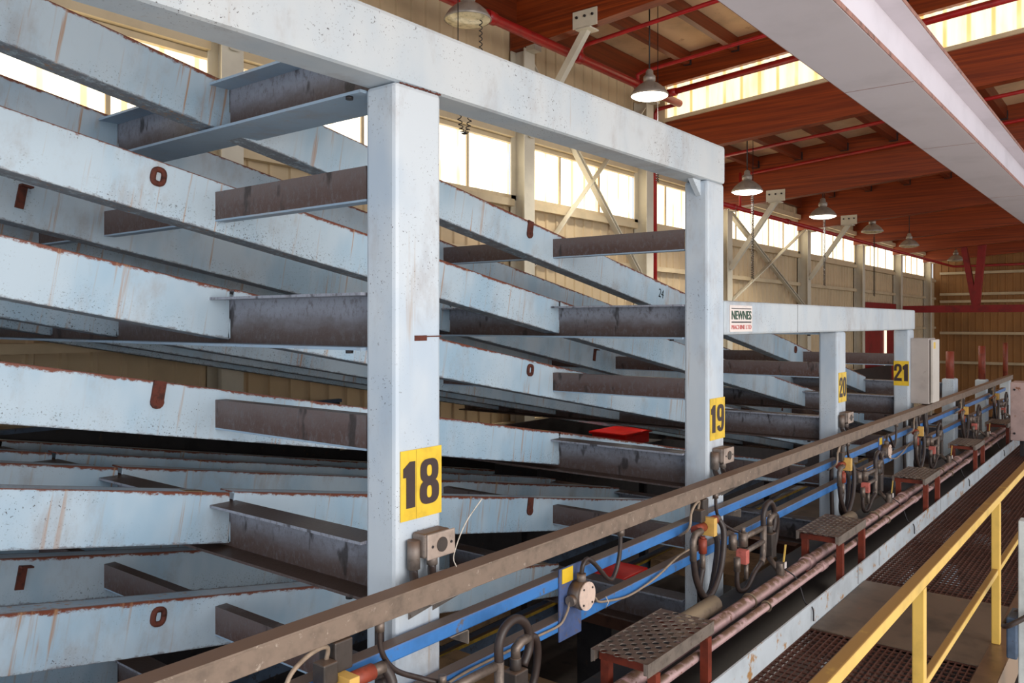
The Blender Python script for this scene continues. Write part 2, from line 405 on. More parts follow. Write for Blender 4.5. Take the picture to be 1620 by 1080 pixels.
def siding_x(x0, x1, z0, z1, y, depth=0.028, pitch=0.305):
    b = MB(); prof = []; x = x0
    while x < x1:
        for dx, dy in ((0, 0), (0.225, 0), (0.24, -depth), (0.29, -depth)):
            if x + dx < x1: prof.append((x + dx, y + dy))
        x += pitch
    prof.append((x1, y))
    n = len(prof)
    vs = [(px, py, z) for z in (z0, z1) for px, py in prof] + [(px, y + 0.05, z) for z in (z0, z1) for px in (x0, x1)]
    fs = [(i, i + 1, n + i + 1, n + i) for i in range(n - 1)]
    b._add(vs, fs)
    b.box(x0, x1, y + 0.03, y + 0.08, z0, z1)
    return b
structure('wall_back', siding_x(-3, XE, G, 2.12, YW), 'wall_cream')
structure('wall_back', siding_x(-3, XS, 3.06, 5.6, YW), 'wall_cream')
structure('wall_back', siding_x(XS, XE, 3.06, 3.95, YW), 'wall_cream')
# end wall across the mill
b = MB(); prof = []; y = -6.0
while y < YW:
    for dy, dx in ((0, 0), (0.225, 0), (0.24, -0.03), (0.29, -0.03)): prof.append((XE + dx, y + dy))
    y += 0.305
n = len(prof)
b._add([(px, py, z) for z in (G, 5.2) for px, py in prof], [(i + 1, i, n + i, n + i + 1) for i in range(n - 1)])
b.box(XE + 0.03, XE + 0.1, -6, YW, G, 5.2)
structure('wall_end', b, 'wall_tan')

COLS = [5.36, 10.95, 15.08, 19.1, 24.9, 30.7, 36.2, 41.7]
edges = [-3.0] + COLS + [43.4]
for i in range(len(edges) - 1):
    x0, x1 = edges[i] + 0.06, edges[i + 1] - 0.06
    r = thing('window_%d' % (i + 1), None, None, ((x0 + x1) / 2, YW, 2.1)); r['kind'] = 'structure'
    f = MB().box(x0 - 0.06, x1 + 0.06, YW - 0.05, YW + 0.03, 3.02, 3.09).box(x0 - 0.06, x1 + 0.06, YW - 0.07, YW + 0.03, 2.06, 2.14)
    k = max(2, int((x1 - x0) / 1.05))
    for j in range(1, k): f.box(x0 + (x1 - x0) * j / k - 0.025, x0 + (x1 - x0) * j / k + 0.025, YW + 0.005, YW + 0.03, 2.1, 3.05)
    part('window_frame', f, 'girt_cream', r)
    pn = MB(); nn = int((x1 - x0) / 0.13)
    for j in range(nn):
        a0 = x0 + (x1 - x0) * j / nn; a1 = x0 + (x1 - x0) * (j + 1) / nn
        pn._add([(a0, YW + 0.05, 2.1), ((a0 + a1) / 2, YW + 0.035, 2.1), (a1, YW + 0.05, 2.1), (a0, YW + 0.05, 3.06), ((a0 + a1) / 2, YW + 0.035, 3.06), (a1, YW + 0.05, 3.06)],
                [(0, 1, 4, 3), (1, 2, 5, 4)])
    part('pane', pn, 'fibreglass_wall', r)

# roof deck, stepped down past the clerestory
structure('ceiling', MB()._add([(-3, YW + .1, roofz(5.43, YW)), (XS + .1, YW + .1, roofz(5.43, YW)), (XS + .1, -3, roofz(5.43, -3)), (-3, -3, roofz(5.43, -3)),
                                (-3, YW + .1, roofz(5.53, YW)), (XS + .1, YW + .1, roofz(5.53, YW)), (XS + .1, -3, roofz(5.53, -3)), (-3, -3, roofz(5.53, -3))],
          [(0, 1, 2, 3), (7, 6, 5, 4), (0, 4, 5, 1), (1, 5, 6, 2), (2, 6, 7, 3), (3, 7, 4, 0)]), 'deck_white')
structure('ceiling', MB()._add([(XS, YW + .1, roofz(3.86, YW)), (XE, YW + .1, roofz(3.86, YW)), (XE, -6, roofz(3.86, -6)), (XS, -6, roofz(3.86, -6)),
                                (XS, YW + .1, roofz(3.96, YW)), (XE, YW + .1, roofz(3.96, YW)), (XE, -6, roofz(3.96, -6)), (XS, -6, roofz(3.96, -6))],
          [(0, 1, 2, 3), (7, 6, 5, 4), (0, 4, 5, 1), (1, 5, 6, 2), (2, 6, 7, 3), (3, 7, 4, 0)]), 'deck_white')

ORD = ['first', 'second', 'third', 'fourth', 'fifth', 'sixth', 'seventh', 'eighth', 'ninth', 'tenth']
def sloped_beam(x0, x1, ya, yb, zb, zt):      # beam across the mill following the roof slope; heights are at the window wall
    return MB()._add([(x, y, roofz(z, y)) for y in (ya, yb) for x, z in ((x0, zb), (x1, zb), (x1, zt), (x0, zt))],
                     [(3, 2, 1, 0), (4, 5, 6, 7), (0, 1, 5, 4), (1, 2, 6, 5), (2, 3, 7, 6), (3, 0, 4, 7)])
def glulam_beam(x, zb, zt, label):
    solo('glulam_beam', sloped_beam(x - 0.11, x + 0.11, YW - 0.02, -2.8, zb, zt), 'glulam_wood', label, 'beam', 'glued timber roof beams')
glulam_beam(5.36, 4.55, 5.43, 'red-brown timber roof beam above the front bays, before the one with the white knee brace')
glulam_beam(10.95, 4.55, 5.43, 'red-brown timber roof beam in the high roof with a white knee brace bolted under it')
glulam_beam(XS, 4.88, 5.43, 'red-brown timber beam directly above the sloping clerestory glazing')
glulam_beam(XS + 0.02, 3.42, 4.12, 'orange-brown timber beam directly below the sloping clerestory glazing')
for i, x in enumerate((19.1, 24.9, 30.7, 36.2, 41.7)):
    glulam_beam(x, 2.76, 3.86, 'dark red-brown timber beam in the low roof, %s one beyond the clerestory' % ORD[i])
solo('roof_sill', sloped_beam(XS - 0.14, XS + 0.13, 8.1, -2.8, 4.12, 4.19), 'girt_cream', 'pale sill strip between clerestory glazing and the timber beam below it', 'sill')
# clerestory glazing
r = thing('clerestory_window', None, None, (XS, 3.0, 4.2)); r['kind'] = 'structure'
pn = MB(); y = 8.1
while y > -2.7:
    y1 = y - 0.15; ym = y - 0.075
    pn._add([(XS, y, roofz(4.18, y)), (XS + 0.02, ym, roofz(4.18, ym)), (XS, y1, roofz(4.18, y1)), (XS, y, roofz(4.9, y)), (XS + 0.02, ym, roofz(4.9, ym)), (XS, y1, roofz(4.9, y1))], [(0, 1, 4, 3), (1, 2, 5, 4)])
    y = y1
part('pane', pn, 'fibreglass_roof', r)
f = MB(); y = 7.4
while y > -2.5:
    f.box(XS + 0.03, XS + 0.06, y - 0.03, y + 0.03, roofz(4.17, y), roofz(4.9, y)); y -= 0.72
part('mullion', f, 'wall_tan', r)
f2 = MB().box(XS - 0.1, XS + 0.1, 8.08, 8.6, 4.0, 5.4); part('window_frame', f2, 'girt_cream', r)

# purlins between the roof beams
yy = 7.55; i = 0; spans = [(-2.8, 5.25), (5.47, 10.84), (11.06, XS - 0.11)]
lows = [(XS + 0.13, 18.99), (19.21, 24.79)]
while yy > -2.5:
    for a, c in spans:
        where = {5.25: 'before the first high roof beam', 10.84: 'between the first two high roof beams', }.get(c, 'reaching the clerestory beam')
        z0 = roofz(5.17, yy)
        r = thing('roof_purlin', 'brown timber purlin %s, %s from the window wall' % (where, ORD[i]), 'purlin', (a, yy, z0), 'timber purlins of the high roof')
        part('timber', MB().box(a, c, yy - 0.06, yy + 0.06, z0, roofz(5.42, yy)), 'purlin_wood', r)
        part('joist_hanger', MB().box(c - 0.06, c, yy - 0.075, yy + 0.075, z0 - 0.012, z0 + 0.16), 'dark_steel', r)
    for a, c in lows:
        where = 'just past the clerestory' if a < 16 else 'past the first low roof beam'
        z0 = roofz(3.60, yy)
        r = thing('roof_purlin', 'dark timber purlin %s, %s from the wall' % (where, ORD[i]), 'purlin', (a, yy, z0), 'timber purlins of the low roof')
        part('timber', MB().box(a, c, yy - 0.07, yy + 0.07, z0, roofz(3.85, yy)), 'purlin_wood', r)
        part('joist_hanger', MB().box(c - 0.06, c, yy - 0.085, yy + 0.085, z0 - 0.012, z0 + 0.16), 'dark_steel', r)
    yy -= 1.02; i += 1
solo('eave_beam', MB().box(-3, XS - .12, YW - 0.16, YW - 0.02, 4.92, 5.42), 'purlin_wood', 'dark timber eave beam along the top of the window wall, high roof', 'beam')
solo('eave_beam', MB().box(XS + .14, XE - .1, YW - 0.16, YW - 0.02, 3.45, 3.86), 'purlin_wood', 'dark timber eave beam along the window wall under the low roof', 'beam')

# wall columns with knee braces, girts, cross braces
def h_section(x, y, hw, hd, z0, z1, t=0.02):
    return MB().box(x - hw, x + hw, y - hd, y - hd + t, z0, z1).box(x - hw, x + hw, y + hd - t, y + hd, z0, z1).box(x - t / 2, x + t / 2, y - hd + t, y + hd - t, z0, z1)
for i, x in enumerate(COLS):
    zt = 4.55 if x < XS else 2.76
    y = YW - 0.20
    r = thing('wall_column', 'cream steel column on the window wall, %s one along from the near end' % ORD[i], 'column', (x, y, G), 'columns of the window wall')
    part('shaft', h_section(x, y, 0.14, 0.15, G, zt), 'column_cream', r)
    part('bolted_plate', MB().box(x - 0.10, x + 0.10, y - 0.32, y - 0.15, zt - 0.05, zt + 0.28), 'column_cream', r)
    if i == 2 or i > 4: continue
    br = thing('knee_brace', 'cream diagonal knee brace under the roof beam at the %s wall column' % ORD[i], 'brace', (x, 7.1, zt - 1.6), 'knee braces of the wall columns')
    zb = roofz(zt, 7.1)
    part('strut', MB().bar((x, YW - 0.36, zt - 1.45), (x, 7.12, zb - 0.02), 0.11, 0.11, (1, 0, 0)), 'column_cream', br)
    p = part('bolted_plate', MB().box(x - 0.13, x - 0.112, 6.85, 7.3, zb - 0.03, zb + 0.24).box(x - 0.13, x + 0.13, 6.98, 7.25, zb - 0.05, zb - 0.025), 'column_cream', br)
    for q in (6.93, 7.07, 7.22): part('bolt', MB().cyl((x - 0.15, q, zb + 0.14), (x - 0.13, q, zb + 0.14), 0.022, 8), 'dark_steel', p)
allx = [-3.0] + COLS + [XE - 0.1]
for z, h, nm in ((3.16, 0.13, 'header girt above the windows'), (2.0, 0.12, 'sill girt under the windows'), (1.15, 0.10, 'second girt below the windows'), (-0.25, 0.10, 'third girt below the windows'), (-1.7, 0.10, 'fourth girt below the windows')):
    for i in range(len(allx) - 1):
        where = 'in the bay before the first column' if i == 0 else ('in the bay past the last column' if i == len(COLS) else 'in the bay past the %s column' % ORD[i - 1])
        solo('wall_girt', MB().box(allx[i] + (0.15 if i else 0), allx[i + 1] - 0.15, YW - 0.15, YW - 0.03, z - h / 2, z + h / 2), 'girt_cream', 'cream %s, %s' % (nm, where), 'girt', 'girts of the window wall')
def cross(xa, xb, zt, zb, tag_):
    for s_, (p, q), nm in ((0, ((xa, zt), (xb, zb)), 'falling away from the camera'), (1, ((xb, zt), (xa, zb)), 'rising away from the camera')):
        solo('cross_brace', MB().bar((p[0], YW - 0.20 - 0.06 * s_, p[1]), (q[0], YW - 0.20 - 0.06 * s_, q[1]), 0.02, 0.11, (0, 1, 0)).bar((p[0], YW - 0.25 - 0.06 * s_, p[1] + .04), (q[0], YW - 0.25 - 0.06 * s_, q[1] + .04), 0.08, 0.015, (0, 0, 1)),
             'column_cream', 'cream diagonal wall brace %s, %s' % (tag_, nm), 'brace', 'cross braces of the window wall')
cross(11.15, 14.9, 4.35, 0.95, 'crossing the windows nearest the high beam')
cross(19.3, 24.7, 2.75, 0.5, 'behind the low cap beam')
solo('wall_cover_plate', MB().box(XE - 0.06, XE - 0.03, -6, YW, 3.3, 3.4), 'wall_tan', 'tan strip along the top of the end wall', 'strip')
for j, z in enumerate((2.35, 1.35, 1.0, -0.5, -1.9)):
    solo('wall_girt', MB().box(XE - 0.2, XE - 0.04, -6, YW - 0.3, z - 0.06, z + 0.06), 'girt_cream', 'tan girt across the end wall, %s from the top' % ORD[j], 'girt', 'girts of the end wall')
solo('roller_door', MB().box(31.1, 35.9, YW - 0.20, YW - 0.15, -4.4, 0.75), 'beam_red', 'dark red door on the window wall near the far corner', 'door')
solo('door_light_gap', MB().box(34.0, 34.3, YW - 0.23, YW - 0.21, -2.4, 0.2), 'door_gap_light', 'bright slit of daylight at the dark red door on the far wall', 'opening')

# red steel frame in front of the end wall
r = thing('red_girder_frame', 'dark red steel girder and hanger post in front of the end wall', 'frame', (36.4, 5.8, 0.4))
part('girder', MB().box(36.3, 36.6, -6, YW - 0.36, 0.40, 0.68), 'beam_red', r)
part('hanger_post', MB().bar((36.45, 5.62, 0.68), (36.45, 5.35, 3.6), 0.25, 0.3, (1, 0, 0)).bar((36.45, 5.66, 0.68), (36.45, 6.1, 3.3), 0.2, 0.25, (1, 0, 0)), 'beam_red', r)
part('top_plate', MB().box(36.3, 36.6, 5.0, 6.4, 3.2, 3.5), 'beam_red', r)

# red sprinkler pipes
def pipe(label, pts, rad, group='red sprinkler pipes', drops=(), nm='sprinkler_pipe'):
    r = thing(nm, label, 'pipe', pts[0], group)
    part('run', MB().tube(pts, rad, 12), 'pipe_red', r)
    for p in drops:
        part('coupling', MB().cyl((p[0] - (0.09 if p[3] == 0 else 0), p[1] - (0.09 if p[3] == 1 else 0), p[2]), (p[0] + (0.09 if p[3] == 0 else 0), p[1] + (0.09 if p[3] == 1 else 0), p[2]), rad * 1.3, 12), 'pipe_red', r)
    return r
pipe('thick red sprinkler main running along under the high roof', [(-2, 7.65, 4.44), (15.2, 7.65, 4.44)], 0.075, drops=[(x, 7.65, 4.44, 0) for x in (6.5, 9.2, 11.5, 13.6)])
pipe('dark red sprinkler main running along the low roof by the window tops', [(XS + 0.2, 7.7, 2.66), (43.6, 7.7, 2.66), (43.7, 7.6, 2.66), (43.7, -5, 2.66)], 0.055, drops=[(x, 7.7, 2.66, 0) for x in (18, 21.5, 26, 30)])
for x, nm in ((8.6, 'nearest the camera'), (11.6, 'just past the knee braced beam'), (13.5, 'midway to the clerestory')):
    pipe('thin red sprinkler branch crossing under the high roof %s' % nm, [(x, 7.65, 4.46), (x, 7.65, 4.62), (x, 7.55, 4.66), (x, -2.5, roofz(4.62, -2.5) - 0.05)], 0.035, drops=[(x, 5.0, 4.9, 1)])
pipe('thick red sprinkler branch crossing in front of the clerestory glazing', [(14.6, 7.65, 4.50), (14.6, -2.5, roofz(4.46, -2.5))], 0.06, drops=[(14.6, 1.3, roofz(4.46, 1.3), 1), (14.6, 7.5, 4.51, 1)])
pipe('upper of two red pipes crossing under the low roof past the clerestory', [(16.5, 7.7, 3.5), (16.5, -3, roofz(3.46, -3) + .02)], 0.035)
pipe('lower red pipe crossing the low roof along the first low beam', [(18.6, 7.7, 3.48), (18.6, -3, roofz(3.45, -3))], 0.035)
pipe('thin red riser pipe standing against the window wall beside the third column', [(15.35, YW - 0.32, G), (15.35, YW - 0.32, 4.36), (15.33, YW - 0.38, 4.44), (15.2, 7.65, 4.44)], 0.04)
pipe('red drop pipe beside the second pair of lit lamps', [(18.4, 7.7, 2.66), (18.4, 7.7, 3.5)], 0.03)

# high bay lamps
def lamp(x, y, z, zc, lit, label):
    r = thing('high_bay_lamp', label, 'lamp', (x, y, z), 'high bay lamps under the roof')
    part('reflector', MB().lathe((x, y, z), [(0.305, 0.0), (0.318, 0.012), (0.30, 0.05), (0.25, 0.12), (0.17, 0.19), (0.11, 0.225), (0.085, 0.24), (0.0, 0.242)]), 'lamp_shell', r)
    part('lens', MB().lathe((x, y, z), [(0.302, 0.004), (0.26, -0.022), (0.18, -0.04), (0.0, -0.05)]), 'lamp_lens_lit' if lit else 'lamp_lens_off', r)
    part('ballast_housing', MB().lathe((x, y, z), [(0.07, 0.24), (0.10, 0.26), (0.10, 0.33), (0.065, 0.36), (0.06, 0.42), (0.03, 0.45), (0.0, 0.452)]), 'lamp_shell', r)
    part('hanger_rod', MB().cyl((x, y, z + 0.44), (x, y, zc), 0.012, 8), 'dark_steel', r)
    if lit:
        d = bpy.data.lights.new('bulb', 'SPOT'); d.energy = 320; d.spot_size = 2.4; d.spot_blend = 0.6; d.shadow_soft_size = 0.25; d.color = (1, 0.95, 0.82)
        o = bpy.data.objects.new('bulb', d); C.objects.link(o); o.parent = r; o.location = (0, 0, -0.08)
lamp(8.17, 7.18, 3.99, 5.5, False, 'unlit high bay lamp with a yellowed lens under the high roof')
lamp(12.15, 6.66, 3.76, 5.55, True, 'lit high bay lamp under the high roof beside the clerestory')
lamp(16.2, 6.63, 2.67, 3.98, True, 'lit lamp just past the big posts, nearest in the low roof')
lamp(20.2, 6.37, 2.55, 4.0, True, 'lit lamp deeper under the low roof, second past the clerestory')
lamp(26.2, 6.8, 2.73, 4.0, False, 'unlit lamp under the low roof beyond the last lit one')
lamp(30.4, 6.7, 2.6, 4.0, False, 'unlit lamp far down the low roof near the red frame')
lamp(38.0, 6.6, 2.55, 4.0, False, 'farthest unlit lamp by the corner of the end wall')
def coil(x, y, z0, z1, label, u=False, ztop=None):
    pts = []; k = int((z0 - z1) / 0.035) * 6
    for i in range(k + 1):
        t = i / k; a = i * math.pi / 3
        if u: cx, cz = x - 0.15 * math.cos(math.pi * t), z0 - (z0 - z1) * math.sin(math.pi * t)
        else: cx, cz = x, z0 + (z1 - z0) * t
        pts.append((cx + 0.028 * math.cos(a), y + 0.028 * math.sin(a), cz))
    if ztop: pts = [(pts[0][0], pts[0][1], ztop)] + pts
    solo('coiled_cord', MB().tube(pts, 0.007, 5), 'dark_steel', label, 'cord')
solo('coiled_cord', MB().tube([(8.2 + 0.02 * math.cos(i * 1.05), 6.98 + 0.02 * math.sin(i * 1.05), 3.99 - i * 0.012) for i in range(50)], 0.007, 5), 'dark_steel', 'dark wavy cord hanging below the unlit lamp with the yellowed lens', 'cord')
coil(7.9, 7.0, 3.2, 2.42, 'dark coiled cord in a loop in front of the windows under the high beam', True, 5.49)
coil(12.3, 6.6, 2.9, 2.35, 'dark coiled cord with hook hanging below the lamp by the clerestory', False, 5.55)
coil(16.4, 6.6, 2.6, 0.9, 'dark coiled cord hanging below the first lit lamp of the low roof', False, 4.0)
coil(20.4, 6.4, 2.5, 0.9, 'dark coiled cord hanging below the second lit lamp of the low roof', False, 4.0)
coil(26.4, 6.8, 2.6, 0.8, 'dark coiled cord hanging below the unlit lamp past the lit ones', False, 4.0)

# overhead crane runway beam, near the camera
r = thing('runway_beam', 'large pale lavender steel I-beam overhead with rusty edges', 'beam', (8, 1.45, 1.6))
part('bottom_flange', MB().box(-3, 20, 1.274, 1.724, 1.60, 1.632), 'lavender_steel', r, 0.004)
part('web', MB().box(-3, 20, 1.41, 1.44, 1.632, 2.03), 'lavender_steel', r)
part('top_flange', MB().box(-3, 20, 1.274, 1.724, 2.03, 2.06), 'lavender_steel', r, 0.004)
sm = MB()
for x in (5.93, 8.3, 12.1): sm.box(x, x + 0.006, 1.28, 1.72, 1.5985, 1.6005)
part('weld_seam', sm, 'lavender_edge', r)
sm = MB(); sm.box(-3, 20, 1.270, 1.275, 1.601, 1.631); sm.box(-3, 20, 1.270, 1.275, 2.031, 2.059); sm.box(-3, 20, 1.7235, 1.727, 1.601, 1.631)
part('rusty_edge', sm, 'lavender_edge', r, label='rusty flange edges')
for x in (-2.6, 18.6):
    solo('runway_column', h_section(x, 1.5, 0.15, 0.15, G, 1.599), 'lavender_steel', 'pale steel column under the %s end of the overhead runway beam' % ('near' if x < 0 else 'far'), 'column')

# ------------------------------------------------------------------ the sorter: posts, cap beams, crossbeams, sloped arms
PW = 0.30; PD = 0.20
TOPZ = {17: 1.09, 18: 1.09, 19: 1.09, 20: -0.10, 21: -0.10, 22: -0.95, 23: -1.14, 24: -1.3}
NUM = {18: '18', 19: '19', 20: '20', 21: '21'}
def post_name(k): return 'post %d' % k if k in NUM else {22: 'first short post', 23: 'second short post', 24: 'third short post'}[k]
for k in range(18, 25):
    x = PX[k]
    lab = 'tall pale blue square post carrying the yellow number %s plate' % NUM[k] if k in NUM else 'short pale blue post with a red pipe stub, %s beyond the grey cabinet' % ORD[k - 22]
    r = thing('sorter_post', lab, 'post', (x + PW / 2, Y0 + PD / 2, G), 'posts along the walkway side of the sorter')
    part('column', MB().box(x, x + PW, Y0, Y0 + PD, G, TOPZ[k]), 'post_paint', r, 0.022)
    part('base_plate', MB().box(x - 0.08, x + PW + 0.08, Y0 - 0.06, Y0 + PD + 0.06, G, G + 0.025), 'post_paint', r)
    if k >= 22:
        part('pipe_stub', MB().cyl((x + 0.15, Y0 + 0.1, TOPZ[k]), (x + 0.15, Y0 + 0.1, -0.49 if k == 22 else -0.47), 0.065 if k < 24 else 0.05), 'red_steel', r)
    if k in NUM:
        if k < 21:
            z0, z1 = (-0.905, -0.585) if k < 20 else (-0.86, -0.54)
            pl = part('number_plate', MB().box(x + 0.028, x + 0.296, Y0 - 0.006, Y0 - 0.001, z0, z1), 'sign_yellow', r)
            for j, ch in enumerate(NUM[k]):
                cx = x + 0.028 + (0.052 if j == 0 else 0.184)
                wd = (0.076 if ch == '1' else 0.130) if NUM[k][0] == '1' else 0.112
                if NUM[k] == '20': cx = x + 0.028 + (0.072 if j == 0 else 0.196)
                numeral(ch, r, (cx, Y0 - 0.008, (z0 + z1) / 2 + 0.002), wd, 0.212)
            part('plate_seam', MB().box(x + 0.125, x + 0.127, Y0 - 0.0068, Y0 - 0.006, z0, z1), 'trim_yellow', pl)
        else:
            pl = part('number_plate', MB().box(x - 0.006, x - 0.001, Y0 + 0.0, Y0 + 0.195, -0.87, -0.53), 'sign_yellow', r)
            numeral('2', r, (x - 0.008, Y0 + 0.140, -0.69), 0.10, 0.235, True)
            numeral('1', r, (x - 0.008, Y0 + 0.045, -0.69), 0.068, 0.235, True)
    if k == 19: part('end_gusset', MB().prism([(5.70, 1.09), (5.84, 1.09), (5.84, 0.97)], 1, Y0 + 0.06, Y0 + 0.10), 'post_paint', r)
    if k == 18:
        part('weld_tear', MB().box(x + 0.12, x + 0.20, Y0 - 0.003, Y0 + 0.001, -0.085, -0.06).box(x + 0.20, x + 0.298, Y0 - 0.003, Y0 + 0.001, -0.068, -0.062), 'rust', r, label='rusty dark tear in the paint')
        part('cap_weld', MB().tube([(x + 0.03 + i * 0.009, Y0 + 0.003, 1.088 + random.uniform(-0.003, 0.003)) for i in range(31)], [random.uniform(0.002, 0.006) for i in range(31)], 6), 'rust', r)

r = thing('cap_beam', 'long pale blue box beam lying across the tops of posts 18 and 19', 'beam', (2, Y0 + 0.1, 1.09), None)
part('box_section', MB().box(-2.6, 6.165, Y0, Y0 + PD + 0.02, 1.092, 1.392), 'beam_paint', r, 0.024)
r = thing('cap_beam', 'lower pale blue box beam running from post 19 across posts 20 and 21', 'beam', (9, Y0 + 0.1, -0.1), None)
part('box_section', MB().box(6.143, 12.60, Y0, Y0 + PD, -0.10, 0.175), 'beam_paint', r, 0.02)
part('weld_seam', MB().box(7.81, 7.818, Y0 - 0.001, Y0 + 0.001, -0.09, 0.165), 'sign_ink', r)
sg = thing('maker_sign', 'white maker sign reading NEWNES MACHINE LTD at the near end of the lower cap beam', 'sign', (6.46, Y0, -0.07))
part('panel', MB().box(6.238, 6.692, Y0 - 0.006, Y0 - 0.001, -0.075, 0.14), 'sticker_white', sg)
lettering('lettering', 'NEWNES', 0.1, 0.0012, 'ink_green', sg, (6.465, Y0 - 0.008, 0.06), FACE_FRONT, 0.40, 0.072)
lettering('lettering', 'MACHINE LTD', 0.06, 0.0, 'ink_red', sg, (6.465, Y0 - 0.008, -0.037), FACE_FRONT, 0.40, 0.036)
part('bar', MB().box(6.265, 6.665, Y0 - 0.0085, Y0 - 0.006, 0.110, 0.117), 'ink_dark', sg)
part('bar', MB().box(6.265, 6.665, Y0 - 0.0085, Y0 - 0.006, -0.002, 0.008), 'ink_dark', sg)

ROWS = [4.15, 5.45, 6.45, 7.45]
YR = 8.1
LEV = ['topmost', 'upper', 'middle', 'lower']
CT = [1.335, 0.14, -1.015, -2.15]      # crossbeam tops
AT = [1.36, 0.19, -0.965, -2.12]       # arm tops where they meet the crossbeams
XLEV = {18: (0, 1, 2, 3), 19: (1, 2, 3), 20: (1, 2, 3), 21: (2, 3), 22: (2, 3), 23: (3,)}
for k, levs in XLEV.items():
    x = PX[k] - 0.03
    for j in levs:
        z1 = CT[j]; z0 = z1 - 0.27
        y0 = Y0 + PD
        if k >= 20 and j == 1: y0 = Y0 + PD
        r = thing('crossbeam', 'dusty dark blue crossbeam running back from %s, %s level' % (post_name(k), LEV[j]), 'crossbeam', (x, y0, z1), 'crossbeams behind the posts')
        wd = 0.31 if j == 0 else 0.165
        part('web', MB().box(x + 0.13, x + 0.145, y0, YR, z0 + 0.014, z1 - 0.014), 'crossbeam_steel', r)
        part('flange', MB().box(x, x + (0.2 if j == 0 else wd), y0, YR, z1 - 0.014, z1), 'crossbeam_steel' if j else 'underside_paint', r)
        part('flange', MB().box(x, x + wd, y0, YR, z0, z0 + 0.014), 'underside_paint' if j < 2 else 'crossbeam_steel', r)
        bb = MB(); bb.cyl((x + 0.02, y0 + 0.10, z0 - 0.015), (x + 0.02, y0 + 0.10, z0), 0.018, 8)
        part('bolt', bb, 'dark_steel', r)

SLOPE = math.atan((AT[1] - AT[2]) / (PX[20] - PX[18]) )
HA = 0.283
def arm_mb(x0, x1):
    b = MB()
    b.prism([(x0, -HA), (x1 + 0.05, -HA), (x1 + 0.002, 0.0), (x0, 0.0)], 1, 0, 0.011)
    b.box(x0, x1 - 0.12, 0.011, 0.15, -0.012, 0.0)
    b.box(x0, x1 + 0.045, 0.011, 0.15, -HA, -HA + 0.012)
    return b
def rowname(i): return ['front row', 'second row back', 'third row back', 'rearmost row'][i]
for k in range(18, 24):
    for j in XLEV[k]:
        for i, yr in enumerate(ROWS):
            xe = PX[k] + 0.095
            zs = AT[j - 1] if j else AT[0] + 1.155
            x_start = PX[k - 2] + 0.13
            th = math.atan2(zs - AT[j], xe - x_start - 0.0)
            L = min((xe - x_start) / math.cos(th), (xe + 2.4) / math.cos(th))
            r = thing('sloped_arm', 'pale blue sloped arm, %s, low end at %s crossbeam of %s' % (rowname(i), LEV[j], post_name(k)), 'arm', (xe, yr, AT[j]), 'sloped arms of the sorter', (0, th, 0))
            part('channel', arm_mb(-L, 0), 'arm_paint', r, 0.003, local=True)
            if i == 0 and j: part('paint_mark', MB().box(-0.26, -0.13, 0.015, 0.09, 0.0, 0.0015), 'trim_yellow', r, local=True, label='smear of yellow paint')
            if i == 0 and k == 20 and j == 1:
                me = text_mesh('24', 0.13, 0, 0.0005); me.materials.clear(); me.materials.append(M['sign_ink'])
                for v in me.vertices: v.co = Vector((v.co.x * 0.9 - 1.32, -0.002, v.co.y - 0.125))
                ck = bpy.data.objects.new('chalk_number', me); C.objects.link(ck); ck.parent = r
            if i < 2:
                d = (PX[k] - PX[k - 1] + 0.41) / math.cos(th) + (0.14 if i else 0)
                if d < L:
                    lg = MB().tube([(-d + 0.030 * math.copysign(abs(math.cos(a)) ** 0.7, math.cos(a)), -0.004, -0.085 + 0.038 * math.copysign(abs(math.sin(a)) ** 0.7, math.sin(a))) for a in [q * math.pi / 10 for q in range(21)]], 0.016, 6)
                    if i == 1: lg = MB().box(-d - 0.05, -d + 0.02, -0.05, 0.0, -0.055, -0.045).box(-d - 0.05, -d + 0.0, -0.012, 0.0, -0.19, -0.045)
                    elif (k + j) % 2: lg = MB().box(-d - 0.04, -d + 0.03, -0.012, 0.0, -0.11, 0.002).cyl((-d - 0.005, -0.017, -0.11), (-d - 0.005, -0.001, -0.11), 0.036, 12).cyl((-d - 0.005, -0.022, -0.105), (-d - 0.005, -0.012, -0.105), 0.012, 8)
                    part('stop_lug', lg, 'rust', r, local=True, label='rusty stop lug welded to the web')

# small channels tying each passing arm back to its post
for k in range(18, 23):
    if k + 1 not in XLEV: continue
    for j in XLEV[k + 1]:
        if j == 0: continue
        zt = AT[j] + (AT[j - 1] - AT[j]) * (PX[k + 1] - PX[k]) / (PX[k + 1] - PX[k - 1]) - 0.045
        if k >= 22 and j < 3: continue
        ys = [Y0 + PD] + [q for q in ROWS]
        for i in range(len(ROWS)):
            a = ys[i] + (0.012 if i else 0); c = ys[i + 1]
            between = 'from %s to the front arm' % post_name(k) if i == 0 else 'between the %s arms behind %s' % (['', 'first and second', 'second and third', 'third and last'][i], post_name(k))
            x = PX[k] + 0.005
            r = thing('tie_channel', 'brown tie channel %s, %s level' % (between, {1: 'top', 2: 'middle', 3: 'bottom'}[j]), 'channel', (x, a, zt), 'tie channels between posts and arms')
            part('web', MB().box(x, x + 0.009, a, c, zt - 0.155, zt), 'brace_steel', r)
            part('flange', MB().box(x + 0.009, x + 0.07, a, c, zt - 0.010, zt), 'brace_steel', r)
            part('flange', MB().box(x - 0.0, x + 0.07, a, c, zt - 0.165, zt - 0.155), 'underside_paint', r)

